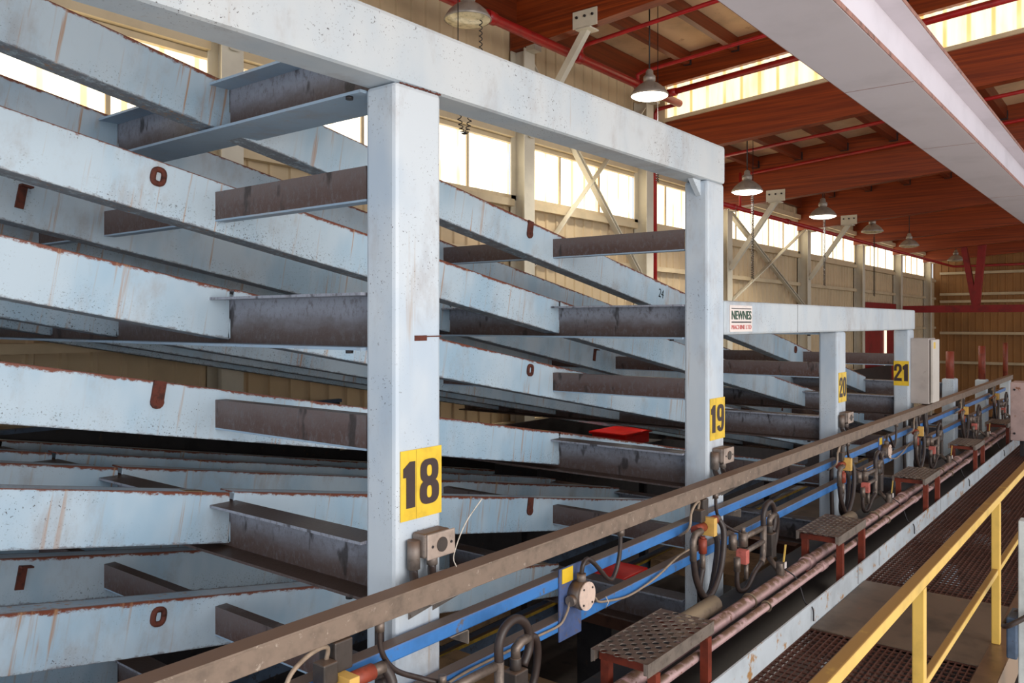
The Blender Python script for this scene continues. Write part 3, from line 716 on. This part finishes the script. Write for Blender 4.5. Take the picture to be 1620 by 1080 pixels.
# ------------------------------------------------------------------ rails, cable tray, pipes along the posts
r = thing('cable_tray', 'long dusty grey-brown square wireway running along the fronts of the posts', 'tray', (10, 2.53, -1.23))
part('trough', MB().box(-1.2, 20.7, 2.49, 2.57, -1.228, -1.14), 'tray_metal', r, 0.004)
part('lid', MB().box(-1.2, 20.7, 2.484, 2.576, -1.14, -1.132), 'tray_metal', r)
for k in (18, 19, 20, 21):
    x = PX[k]
    br = MB()
    for q in (x + 0.08, x + 0.24): br.prism([(2.50, -1.23), (2.70, -1.23), (2.70, -1.36)], 0, q, q + 0.006)
    br.box(x + 0.02, x + 0.29, 2.50, 2.70, -1.236, -1.229)
    part('bracket', br, 'galvanised', r)
for nm, z0, z1, lab in (('upper', -1.468, -1.40, 'upper of the two long blue square rails below the wireway'), ('lower', -1.708, -1.64, 'lower of the two long blue square rails below the wireway')):
    r = thing('blue_rail', lab, 'rail', (10, 2.64, z0))
    part('tube', MB().box(-1.2, 20.5, 2.60, 2.68, z0, z1), 'rail_blue', r, 0.008)
    for k in (18, 19, 20, 21):
        x = PX[k] + 0.38
        part('angle_bracket', MB().box(x, x + 0.008, 2.60, 2.72, z0 - 0.07, z0).box(x - 0.12, x + 0.008, 2.60, 2.72, z0 - 0.006, z0), 'galvanised', r)
for (yy, zz, rr, mat, lab) in ((2.27, -1.965, 0.045, 'pipe_pink', 'thicker pink dusty air pipe running beneath the step platforms'), (2.150, -1.975, 0.028, 'pipe_pink', 'thinner pink pipe in front of the thicker one along the pit edge')):
    r = thing('air_pipe', lab, 'pipe', (10, yy, zz))
    part('run', MB().cyl((0.5, yy, zz), (20.5, yy, zz), rr, 14), mat, r)
    for k in range(18, 23):
        x = PX[k]
        part('clamp', MB().tube([(x - 0.25, yy + (rr + 0.005) * math.cos(a), zz + (rr + 0.005) * math.sin(a)) for a in [q * math.pi / 8 for q in range(17)]], 0.008, 6), 'pipe_dust', r)
        part('coupling', MB().cyl((x + 0.9, yy, zz), (x + 1.02, yy, zz), rr * 1.25, 14), mat, r)
for k in range(18, 23):
    x = PX[k]
    solo('dusty_tube', MB().cyl((x - 1.2, 2.40, -1.93), (x - 0.55, 2.40, -1.93), 0.06, 14), 'pipe_dust', 'sawdust-covered tube lying beside the pink pipes in front of %s' % post_name(k), 'tube', 'dusty tubes by the pink pipes')
solo('pit_shade_sheet', MB().box(-1, 21, 2.36, 2.375, -2.95, -2.06), 'pit_shade_black', 'added black shade skirt hanging in the pit behind the white kerb', 'sheet')  # dark sheet added to give the pit gap its shade
solo('pit_beam', MB().box(-1, 21, 2.40, 2.56, -2.2, -2.03), 'dark_steel', 'dark steel beam under the pink pipes', 'beam')

# step platforms with punched treads
def platform(k, label, first=None):
    x0 = PX[k] - 2.07 if k > 18 else PX[18] + 1.2
    x0 = 3.77 + (PX[k] - 5.84); x1 = x0 + 0.80
    r = thing('step_platform', label, 'platform', (x0, 2.25, -2.45), 'punched step platforms along the pit')
    # punched plate: a grid of cells, each with an oval hole
    b = MB(); nx, ny = 18, 8; ya, yb = 2.08, 2.42; dx = (x1 - x0) / nx; dy = (yb - ya) / ny; N = 12
    for i in range(nx):
        for jj in range(ny):
            cx = x0 + (i + 0.5) * dx; cy = ya + (jj + 0.5) * dy
            if (i + jj) % 2 or jj in (0, ny - 1) and i in (0, nx - 1):
                b._add([(cx - dx / 2, cy - dy / 2, -1.77), (cx + dx / 2, cy - dy / 2, -1.77), (cx + dx / 2, cy + dy / 2, -1.77), (cx - dx / 2, cy + dy / 2, -1.77)], [(0, 1, 2, 3)]); continue
            hole = []; out = []; low = []
            for q in range(N):
                a = 2 * math.pi * q / N; ca, sa = math.cos(a), math.sin(a)
                hole.append((cx + ca * dx * 0.49, cy + sa * dy * 0.47, -1.77)); low.append((cx + ca * dx * 0.49, cy + sa * dy * 0.47, -1.776))
                m = max(abs(ca), abs(sa)); out.append((cx + ca / m * dx / 2, cy + sa / m * dy / 2, -1.77))
            b._add(out + hole + low, [(q, (q + 1) % N, N + (q + 1) % N, N + q) for q in range(N)] + [(N + q, N + (q + 1) % N, 2 * N + (q + 1) % N, 2 * N + q) for q in range(N)])
    b.box(x0, x1, ya - 0.006, ya, -1.84, -1.768); b.box(x0, x1, yb, yb + 0.006, -1.84, -1.768)
    b.box(x0 - 0.003, x0 + 0.003, ya, ya + 0.02, -1.83, -1.77); b.box(x0 - 0.003, x0 + 0.003, yb - 0.02, yb, -1.83, -1.77)
    part('tread', b, 'galvanised', r)
    for q in (x0 + 0.06, x1 - 0.10): part('support_bar', MB().box(q, q + 0.04, ya + 0.01, yb - 0.01, -1.84, -1.80), 'red_steel', r)
    for lx in (x0 + 0.06, x1 - 0.11):
        part('leg', MB().box(lx, lx + 0.05, 2.062, 2.112, -2.45, -1.84), 'red_steel', r)
    for lx in (x0 + 0.06,):
        part('leg', MB().box(lx, lx + 0.05, yb - 0.07, yb - 0.02, -2.2, -1.84), 'red_steel', r)
    return r
platform(19, 'punched steel step platform nearest the camera, between posts 18 and 19')
platform(20, 'punched steel step platform between posts 19 and 20')
platform(21, 'punched steel step platform between posts 20 and 21')
platform(22, 'punched steel step platform just past post 21')
platform(23, 'punched steel step platform farthest along, before the worn grey box')

# ------------------------------------------------------------------ walkway
wy0, wy1, wz = 0.90, 2.035, -2.27
def grating(x0, x1, label):
    r = thing('walkway_grating', label, 'grating', ((x0 + x1) / 2, 1.5, wz - 0.03), 'grating panels of the walkway')
    b = MB(); n = 27
    for i in range(n + 1):
        y = wy0 + (wy1 - wy0) * i / n; b.box(x0, x1, y - 0.0035, y + 0.0035, wz - 0.032, wz)
    x = x0 + 0.03
    while x < x1:
        b.box(x - 0.004, x + 0.004, wy0, wy1, wz - 0.012, wz - 0.001); x += 0.072
    part('bars', b, 'grating_rust', r)
    return r
for (a, c, lab) in ((2.4, 4.4, 'rusty bar grating panel at the near end of the walkway'), (4.4, 6.4, 'rusty bar grating panel just before the solid floor plate'),
                    (6.4, 9.4, 'rusty bar grating panel starting under the solid floor plate'), (9.4, 12.4, 'rusty bar grating panel beside post 21'), (12.4, 16.4, 'rusty bar grating panel in front of the worn grey box'), (16.4, 20.4, 'rusty bar grating panel at the far end beyond the worn grey box')):
    grating(a, c, lab)
solo('floor_plate', MB()._add([(6.16, 2.03, wz + 0.001), (6.16, 0.93, wz + 0.001), (7.585, 0.93, wz + 0.001), (7.585, 2.03, wz + 0.001), (6.16, 2.03, wz + 0.009), (6.16, 0.93, wz + 0.009), (7.585, 0.93, wz + 0.009), (7.585, 2.03, wz + 0.009)],
     [(0, 1, 2, 3), (7, 6, 5, 4), (0, 4, 5, 1), (1, 5, 6, 2), (2, 6, 7, 3), (3, 7, 4, 0)]), 'plate_steel', 'solid brown steel plate laid over the walkway grating', 'plate')
kb = thing('kerb_plate', 'long white-blue kerb plate with rust stains along the walkway edge', 'kerb', (10, 2.045, wz - 0.05))
part('plate', MB().box(2.0, 20.4, 2.038, 2.050, wz - 0.12, wz + 0.175), 'kerb_paint', kb)
sl = MB()
for x in (4.45, 7.4, 8.08, 10.8, 13.4): sl.box(x, x + 0.008, 2.0365, 2.038, wz + 0.02, wz + 0.17)
part('joint', sl, 'sign_ink', kb)
for x in [3 + 1.6 * q for q in range(11)]:
    solo('walkway_joist', MB().box(x - 0.04, x + 0.04, wy0, wy1, wz - 0.2, wz - 0.034), 'dark_steel', 'dark joist under the walkway grating', 'joist', 'joists under the walkway grating')
solo('walkway_stringer', MB().box(2.0, 20.4, 0.86, 0.90, wz - 0.24, wz - 0.0), 'dark_steel', 'dark steel stringer under the yellow handrail side of the walkway', 'stringer')
solo('walkway_stringer', MB().box(2.0, 20.4, 2.052, 2.058, wz - 0.3, wz - 0.13), 'dark_steel', 'dark steel stringer below the white kerb plate', 'stringer')
hr = thing('handrail', 'yellow steel handrail along the near side of the walkway', 'handrail', (8, 0.90, wz))
part('top_rail', MB().box(2.0, 12.6, 0.875, 0.93, wz + 1.005, wz + 1.06), 'safety_yellow', hr, 0.006)
part('mid_rail', MB().box(2.0, 12.6, 0.885, 0.925, wz + 0.50, wz + 0.54), 'safety_yellow', hr, 0.006)
for x in (2.4, 4.30, 6.66, 8.95, 11.2):
    part('rail_post', MB().box(x - 0.028, x + 0.028, 0.876, 0.930, wz + 0.012, wz + 1.005), 'safety_yellow', hr, 0.005)
part('kick_plate', MB().box(2.0, 12.6, 0.80, 0.935, wz + 0.0, wz + 0.012).box(2.0, 12.6, 0.795, 0.80, wz - 0.25, wz + 0.012), 'kick_steel', hr, 0.002, label='bare steel kick angle')
for x, y in ((3.0, 0.85), (8.0, 0.85), (13.0, 0.85), (18.0, 0.85), (3.0, 2.15), (8.0, 2.15), (13.0, 2.15), (18.0, 2.15)):
    solo('walkway_support', MB().box(x - 0.05, x + 0.05, y - 0.05, y + 0.05, G, wz - 0.24), 'dark_steel', 'dark steel leg carrying the walkway', 'leg', 'legs under the walkway')
# worn grey box over the far end of the walkway
wb = thing('control_box', 'worn grey-pink steel box standing over the far walkway grating', 'box', (16.2, 1.45, -2.03))
part('body', MB().box(15.97, 16.5, 0.95, 1.96, -1.97, -1.0), 'worn_box_grey', wb, 0.01)
for z in (-1.12, -1.85):
    for y in (1.9, 1.05): part('bolt', MB().cyl((15.955, y, z), (15.97, y, z), 0.018, 8), 'dark_steel', wb)
for y in (1.05, 1.8):
    part('leg', MB().box(16.3, 16.36, y, y + 0.06, wz, -1.97), 'dark_steel', wb)
# at the right edge below the walkway: white post with cable
wp = thing('white_machine_post', 'white machine post with a looped dark cable outside the handrail', 'post', (6.11, 0.64, G))
part('upright', MB().box(6.05, 6.17, 0.58, 0.70, G, -1.25), 'post_steel_white', wp, 0.006)
part('mount_block', MB().box(6.01, 6.25, 0.70, 0.76, -2.12, -1.86), 'blue_dark_steel', wp, 0.01)
part('cable_loop', MB().tube(smooth_path([(6.07, 0.58, -1.78), (6.0, 0.66, -1.84), (5.98, 0.74, -1.90), (6.06, 0.78, -1.93), (6.16, 0.74, -1.88), (6.19, 0.64, -1.81)]), 0.016, 8), 'hose_rubber', wp)
# ------------------------------------------------------------------ cabinet, outlets, junction boxes
cb = thing('electrical_cabinet', 'tall pale grey electrical cabinet mounted on post 21, door ajar', 'cabinet', (12.55, 2.56, -1.12))
part('body', MB().box(12.33, 12.74, 2.47, 2.70, -1.115, -0.215), 'cabinet_grey', cb, 0.008)
part('door', MB().box(12.36, 12.78, 2.425, 2.458, -1.10, -0.235), 'cabinet_door', cb, 0.006)
part('hinge', MB().cyl((12.75, 2.464, -1.05), (12.75, 2.464, -0.28), 0.008, 8), 'dark_steel', cb)
part('warning_sticker', MB().box(12.40, 12.52, 2.4235, 2.425, -0.36, -0.27), 'sign_yellow', cb)
part('conduit', MB().tube(smooth_path([(12.62, 2.58, -1.115), (12.62, 2.58, -1.3), (12.6, 2.56, -1.5), (12.4, 2.55, -1.62)]), 0.035, 10), 'hose_rubber', cb)

def outlet(label):
    x, z = 2.69, -1.02
    r = thing('power_outlet', label, 'outlet', (x + 0.09, Y0, z - 0.2), 'power outlets on the numbered posts')
    part('back_box', MB().box(x - 0.01, x + 0.165, 2.615, 2.70, z - 0.055, z + 0.058), 'cast_grey', r, 0.012)
    fp = part('face_plate', MB().box(x, x + 0.185, 2.603, 2.615, z - 0.062, z + 0.055), 'outlet_face', r, 0.006)
    part('socket', MB().cyl((x + 0.092, 2.598, z - 0.003), (x + 0.092, 2.604, z - 0.003), 0.034, 18), 'coil_black', fp)
    for q in (x + 0.03, x + 0.155): part('screw', MB().cyl((q, 2.600, z - 0.003), (q, 2.604, z - 0.003), 0.007, 8), 'dark_steel', fp)
    part('gland', MB().cyl((x - 0.03, 2.665, z + 0.03), (x - 0.03, 2.665, z - 0.10), 0.03, 10).cyl((x + 0.075, 2.65, z - 0.055), (x + 0.075, 2.65, z - 0.10), 0.026, 10), 'cast_grey', r)
    part('conduit', MB().tube(smooth_path([(x - 0.03, 2.665, z - 0.09), (x - 0.033, 2.662, z - 0.12), (x - 0.06, 2.63, z - 0.155), (x - 0.10, 2.60, z - 0.185), (x - 0.16, 2.59, z - 0.24)]), 0.02, 10), 'hose_rubber', r)
    part('conduit', MB().tube(smooth_path([(x + 0.075, 2.65, z - 0.09), (x + 0.068, 2.645, z - 0.12), (x + 0.03, 2.61, z - 0.155), (x - 0.02, 2.595, z - 0.19), (x - 0.06, 2.59, z - 0.24)]), 0.02, 10), 'hose_rubber', r)
    return r
ol = outlet('grey power outlet box with two conduits below the number 18 plate')
copy_thing(ol, 3.26 - 0.03, 'grey power outlet box with two conduits below the number 19 plate')
copy_thing(ol, 6.47 - 0.05, 'grey power outlet box with two conduits below the number 20 plate')
for o in [ol] : pass

def jbox(label):
    r = thing('junction_box', label, 'junction box', (3.84, 2.60, -1.60), 'round junction boxes on the blue rails')
    part('mount_strap', MB().box(3.71, 3.93, 2.592, 2.599, -1.76, -1.36), 'strap_blue', r)
    part('body', MB().tube([(3.86, 2.592, -1.525), (3.86, 2.53, -1.525), (3.86, 2.512, -1.525)], [0.075, 0.082, 0.072], 20), 'cast_grey', r)
    ld = part('lid', MB().cyl((3.86, 2.512, -1.525), (3.86, 2.502, -1.525), 0.079, 24), 'lid_pale', r)
    for a in (0.7, 2.3, 3.9, 5.5): part('screw', MB().cyl((3.86 + 0.06 * math.cos(a), 2.498, -1.525 + 0.06 * math.sin(a)), (3.86 + 0.06 * math.cos(a), 2.503, -1.525 + 0.06 * math.sin(a)), 0.006, 8), 'dark_steel', ld)
    part('caution_label', MB().box(3.735, 3.84, 2.588, 2.592, -1.445, -1.365), 'sign_yellow', r)
    part('hub', MB().cyl((3.86, 2.545, -1.45), (3.86, 2.545, -1.405), 0.026, 12), 'cast_grey', r)
    part('hub', MB().cyl((3.75, 2.55, -1.535), (3.79, 2.55, -1.535), 0.03, 12), 'cast_grey', r)
    part('conduit', MB().tube(smooth_path([(3.86, 2.545, -1.41), (3.868, 2.54, -1.36), (3.91, 2.54, -1.335), (3.97, 2.535, -1.37), (4.05, 2.53, -1.44), (4.12, 2.53, -1.497), (4.18, 2.53, -1.50), (4.245, 2.53, -1.40), (4.265, 2.53, -1.23)]), 0.013, 10), 'hose_rubber', r)
    part('gland', MB().cyl((4.265, 2.53, -1.23), (4.265, 2.53, -1.275), 0.022, 10), 'fitting_steel', r)
    part('grey_cable', MB().tube(smooth_path([(3.92, 2.55, -1.53), (4.05, 2.575, -1.60), (4.09, 2.58, -1.632), (4.19, 2.58, -1.656), (4.45, 2.58, -1.69), (4.78, 2.575, -1.66), (5.09, 2.57, -1.59), (5.33, 2.56, -1.57)]), 0.007, 8), 'cable_grey', r)
    part('grey_cable', MB().tube(smooth_path([(3.757, 2.55, -1.535), (3.745, 2.57, -1.61), (3.70, 2.585, -1.66), (3.52, 2.585, -1.66), (3.2, 2.585, -1.66), (2.9, 2.585, -1.66), (2.6, 2.585, -1.69)]), 0.007, 8), 'cable_grey', r)
    part('cable_tie', MB().tube([(4.19, 2.59, -1.63), (4.19, 2.57, -1.66), (4.19, 2.59, -1.70)], 0.003, 6), 'zip_white', r)
    return r
jb = jbox('round grey junction box with pale lid on the blue rails between posts 18 and 19')
copy_thing(jb, PX[20] + 0.35 - PX[19] + 3.0 + 0.0, 'round grey junction box with pale lid on the blue rails between posts 20 and 21')

# ------------------------------------------------------------------ hydraulic valve groups, one set per post
def hose(parent, pts, r=0.019, name='hose', mat='hose_rubber'): return part(name, MB().tube(smooth_path(pts), r, 10), mat, parent)
def solenoid(label):
    r = thing('solenoid_valve', label, 'valve', (5.38, 2.55, -1.7), 'solenoid valves with hoses on the blue rails')
    part('coil', MB().box(5.33, 5.42, 2.50, 2.60, -1.36, -1.24).box(5.26, 5.33, 2.48, 2.55, -1.385, -1.30), 'coil_black', r, 0.006)
    part('pilot_block', MB().box(5.335, 5.385, 2.42, 2.515, -1.485, -1.36), 'block_yellow', r, 0.003, label='yellow pilot block')
    for q in (MB().cyl((5.20, 2.50, -1.425), (5.335, 2.50, -1.425), 0.033, 14), MB().cyl((5.385, 2.50, -1.41), (5.52, 2.50, -1.41), 0.033, 14)): part('spool_body', q, 'valve_red', r, label='red-brown spool body')
    part('stem', MB().cyl((5.30, 2.49, -1.485), (5.30, 2.49, -1.50), 0.02, 8).tube([(5.30, 2.49, -1.50), (5.30, 2.49, -1.60)], 0.032, 6), 'valve_red', r)
    for q in (MB().tube([(5.21, 2.46, -1.425), (5.12, 2.46, -1.43), (5.09, 2.46, -1.47), (5.09, 2.46, -1.60)], 0.024, 10), MB().cyl((5.30, 2.49, -1.60), (5.30, 2.49, -1.72), 0.02, 10), MB().cyl((5.52, 2.50, -1.41), (5.58, 2.50, -1.41), 0.025, 10)): part('fitting', q, 'fitting_steel', r)
    hose(r, [(5.09, 2.46, -1.58), (5.12, 2.455, -1.72), (5.18, 2.45, -1.82), (5.278, 2.45, -1.895), (5.40, 2.45, -1.861), (5.528, 2.45, -1.713), (5.605, 2.47, -1.50), (5.59, 2.52, -1.40)], 0.022)
    hose(r, [(5.30, 2.49, -1.70), (5.27, 2.50, -1.83), (5.325, 2.50, -1.922), (5.448, 2.50, -1.909), (5.554, 2.51, -1.75), (5.63, 2.53, -1.60), (5.64, 2.58, -1.5)], 0.022)
    hose(r, [(5.31, 2.53, -1.31), (5.31, 2.52, -1.255), (5.25, 2.50, -1.235), (5.17, 2.49, -1.25), (5.10, 2.48, -1.29), (5.07, 2.48, -1.38), (5.12, 2.58, -1.46)], 0.009, 'wire_loop', 'cable_grey')
    hose(r, [(5.58, 2.52, -1.23), (5.588, 2.52, -1.35), (5.664, 2.52, -1.456), (5.80, 2.50, -1.533), (5.86, 2.46, -1.56)], 0.012, 'drop_cable')
    part('drop_gland', MB().cyl((5.58, 2.52, -1.228), (5.58, 2.52, -1.27), 0.02, 10), 'fitting_steel', r)
    return r
def regulator(label):
    r = thing('hose_manifold', label, 'manifold', (6.0, 2.42, -1.95), 'hose manifolds beside the solenoid valves')
    part('manifold_block', MB().box(5.75, 5.81, 2.36, 2.44, -1.765, -1.665), 'block_pink', r, 0.004, label='pink-red manifold block')
    part('cylinder', MB().cyl((5.72, 2.45, -1.66), (5.72, 2.45, -1.55), 0.03, 12), 'fitting_steel', r)
    part('cylinder', MB().cyl((5.86, 2.43, -1.66), (5.86, 2.43, -1.56), 0.036, 12).cyl((5.86, 2.43, -1.56), (5.86, 2.43, -1.52), 0.018, 10), 'fitting_steel', r)
    for q in (MB().cyl((5.87, 2.43, -1.60), (6.22, 2.43, -1.60), 0.022, 10), MB().cyl((5.81, 2.41, -1.70), (6.22, 2.42, -1.70), 0.02, 10), MB().cyl((5.68, 2.40, -1.70), (5.68, 2.40, -1.80), 0.025, 10), MB().cyl((5.80, 2.38, -1.765), (5.80, 2.38, -1.88), 0.016, 10)): part('fitting', q, 'fitting_steel', r)
    hose(r, [(5.68, 2.40, -1.79), (5.68, 2.40, -1.89), (5.72, 2.395, -1.95), (5.84, 2.39, -1.955), (5.97, 2.39, -1.88), (6.14, 2.40, -1.84)], 0.018)
    part('upright_fitting', MB().tube([(6.14, 2.40, -1.845), (6.22, 2.42, -1.83), (6.235, 2.42, -1.75), (6.235, 2.42, -1.58)], 0.024, 10), 'fitting_steel', r)
    hose(r, [(6.235, 2.42, -1.60), (6.235, 2.42, -1.50), (6.28, 2.42, -1.435), (6.37, 2.42, -1.42), (6.45, 2.42, -1.48), (6.47, 2.42, -1.58), (6.42, 2.42, -1.66)], 0.022)
    part('filter_bowl', MB().cyl((6.36, 2.42, -1.60), (6.36, 2.42, -1.66), 0.028, 12).box(6.31, 6.41, 2.38, 2.46, -1.85, -1.66), 'coil_black', r, 0.006)
    part('elbow', MB().tube([(6.36, 2.42, -1.60), (6.36, 2.42, -1.56), (6.40, 2.42, -1.54), (6.46, 2.42, -1.535)], 0.024, 10), 'fitting_steel', r)
    hose(r, [(6.46, 2.42, -1.535), (6.52, 2.42, -1.56), (6.55, 2.43, -1.66), (6.53, 2.44, -1.78), (6.46, 2.45, -1.86)], 0.020)
    return r
def ball_valve(label):
    r = thing('ball_valve', label, 'valve', (6.19, 2.27, -1.92), 'yellow lever valves on the pink pipe')
    part('body', MB().cyl((6.19, 2.27, -1.925), (6.19, 2.27, -1.83), 0.032, 12), 'fitting_steel', r, 0.004)
    part('tag', MB().box(6.172, 6.208, 2.228, 2.234, -1.865, -1.82), 'sticker_white', r)
    part('lever', MB().bar((6.19, 2.245, -1.82), (6.205, 2.235, -1.69), 0.022, 0.008, (0, 1, 0)), 'safety_yellow', r)
    part('riser', MB().cyl((6.25, 2.30, -1.92), (6.30, 2.40, -1.84), 0.022, 10), 'fitting_steel', r)
    part('chain', MB().tube(smooth_path([(6.19, 2.24, -1.87), (6.24, 2.16, -1.95), (6.21, 2.09, -2.1), (6.20, 2.03, -2.13), (6.19, 2.02, -2.22)]), 0.006, 6), 'dark_steel', r)
    return r
where = {18: 'at post 18, cut by the lower picture edge', 19: 'at post 19', 20: 'at post 20', 21: 'at post 21', 22: 'at the first short post', 23: 'at the second short post'}
sv = solenoid('solenoid valve with yellow block and looping black hoses at post 19')
rg = regulator('manifold of fittings and hose loops on the pit pipes just past post 19')
bv = ball_valve('ball valve with upright yellow lever on the pink pipe past post 19')
for k in (18, 20, 21, 22, 23):
    dx = PX[k] - PX[19]
    copy_thing(sv, dx, 'solenoid valve with yellow block and looping black hoses ' + ('at ' + post_name(k)))
    copy_thing(rg, dx, 'manifold of fittings and hose loops on the pit pipes just past ' + post_name(k))
    copy_thing(bv, dx, 'ball valve with upright yellow lever on the pink pipe past ' + post_name(k))
# vertical hoses beside the posts
for k in (18, 19, 20, 21):
    x = PX[k]
    solo('standing_hose', MB().tube(smooth_path([(x - 0.06, 2.74, -1.3), (x - 0.05, 2.75, -1.7), (x - 0.055, 2.74, -2.2), (x - 0.09, 2.76, -2.9)]), 0.022, 10), 'hose_rubber', 'dark hose standing against the near face of %s' % post_name(k), 'hose', 'hoses standing beside the posts')

rg_ = thing('rear_guard', 'dark steel guard panels standing low along the rear of the sorter', 'guard', (10, 8.2, G))
part('panel', MB().box(-3, 6.8, 8.12, 8.16, G, -1.0), 'dark_steel', rg_)
part('panel', MB().box(6.8, 34, 8.12, 8.16, G, -1.62), 'dark_steel', rg_)
part('top_angle', MB().box(-3, 6.8, 8.08, 8.16, -1.0, -0.96), 'blue_dark_steel', rg_)
# ------------------------------------------------------------------ under the arms: troughs, boards, tubs
for (ya, lab) in ((3.25, 'dark outfeed chain trough with yellow edge nearest the posts'), (4.75, 'dark outfeed chain trough with yellow edge under the second arms'), (6.0, 'dark outfeed chain trough with yellow edge toward the wall')):
    r = thing('chain_trough', lab, 'trough', (8, ya, -3.0), 'outfeed chain troughs under the arms')
    part('channel', MB().box(0, 18, ya, ya + 0.3, -3.05, -2.9).box(0, 18, ya, ya + 0.02, -2.9, -2.82), 'blue_dark_steel', r)
    part('yellow_edge', MB().box(0, 18, ya - 0.012, ya + 0.03, -2.82, -2.79), 'trim_yellow', r)
    for x in (1.0, 6.0, 11.0, 16.0): part('leg', MB().box(x, x + 0.1, ya + 0.1, ya + 0.2, G, -3.05), 'dark_steel', r)
def board(x0, x1, y0, y1, z, mat, label, cat='board', name='sawdust_board', th=0.04):
    return solo(name, MB().box(x0, x1, y0, y1, z - th, z), mat, label, cat)
board(3.9, 5.2, 3.56, 4.7, -2.78, 'sawdust_board', 'sawdust-covered board under the blue rails between posts 18 and 19', th=0.12)
board(6.7, 7.6, 3.56, 4.7, -2.78, 'brown_board', 'dark brown board beside the red tub', th=0.12)
board(8.6, 9.6, 3.56, 4.7, -2.78, 'sawdust_board', 'pale dusty board past the red tub', th=0.12)
board(10.2, 11.6, 3.56, 4.7, -2.78, 'brown_board', 'brown board below post 20', th=0.12)
board(5.4, 6.4, 5.06, 5.95, -2.78, 'sawdust_board', 'dusty board at the back under the second arms', th=0.12)
def tub(x0, x1, y0, y1, z0, z1, label):
    r = thing('storage_tub', label, 'tub', ((x0 + x1) / 2, (y0 + y1) / 2, z0))
    part('body', MB().box(x0 + 0.04, x1 - 0.04, y0 + 0.04, y1 - 0.04, z0, z1 - 0.05), 'tub_red', r, 0.02)
    part('lid', MB().box(x0, x1, y0, y1, z1 - 0.05, z1), 'tub_red', r, 0.015)
tub(6.9, 7.55, 4.15, 4.70, -2.78, -2.53, 'bright red lidded tub under the blue rails between posts 18 and 19')
tub(2.3, 3.0, 3.56, 4.3, -2.78, -2.5, 'red tub under the lowest arm near post 18')
tub(9.3, 10.2, 6.68, 7.38, -2.0, -1.78, 'red tub far back seen between the arms left of post 19')
tub(11.4, 12.3, 6.68, 7.38, -2.0, -1.78, 'red tub far back seen close beside post 19')
bn = thing('back_bench', 'dark bench under the two red tubs at the back', 'bench', (10.8, 7.0, G))
part('top', MB().box(9.0, 12.6, 6.66, 7.40, -2.2, -2.001), 'dark_steel', bn)
for x in (9.1, 12.4): part('leg', MB().box(x, x + 0.1, 6.9, 7.0, G, -2.2), 'dark_steel', bn)
solo('plastic_scrap', MB().box(3.55, 3.85, 3.56, 3.8, -2.79, -2.6), 'green_plastic', 'green plastic piece lying low beside post 18', 'scrap')
for x, y in ((4.5, 4.0), (7.1, 4.4), (9.1, 4.2), (10.9, 4.2), (5.9, 5.5), (2.6, 3.9)):
    solo('trestle', MB().box(x - 0.2, x + 0.2, y - 0.2, y + 0.2, G, -2.90), 'dark_steel', 'dark trestle under the boards below the arms', 'trestle', 'trestles under the boards')
solo('whip_wire', MB().tube(smooth_path([(2.835, 2.56, -1.135), (2.86, 2.60, -1.09), (2.96, 2.62, -0.97), (3.088, 2.62, -0.866)]), 0.003, 6), 'zip_white', 'thin bent wire whip standing up from the wireway right of post 18', 'wire')
solo('whip_wire', MB().tube([(0.83, 2.53, -1.13), (0.88, 2.56, -0.95)], 0.003, 6), 'zip_white', 'thin wire whip at the lower left corner', 'wire')
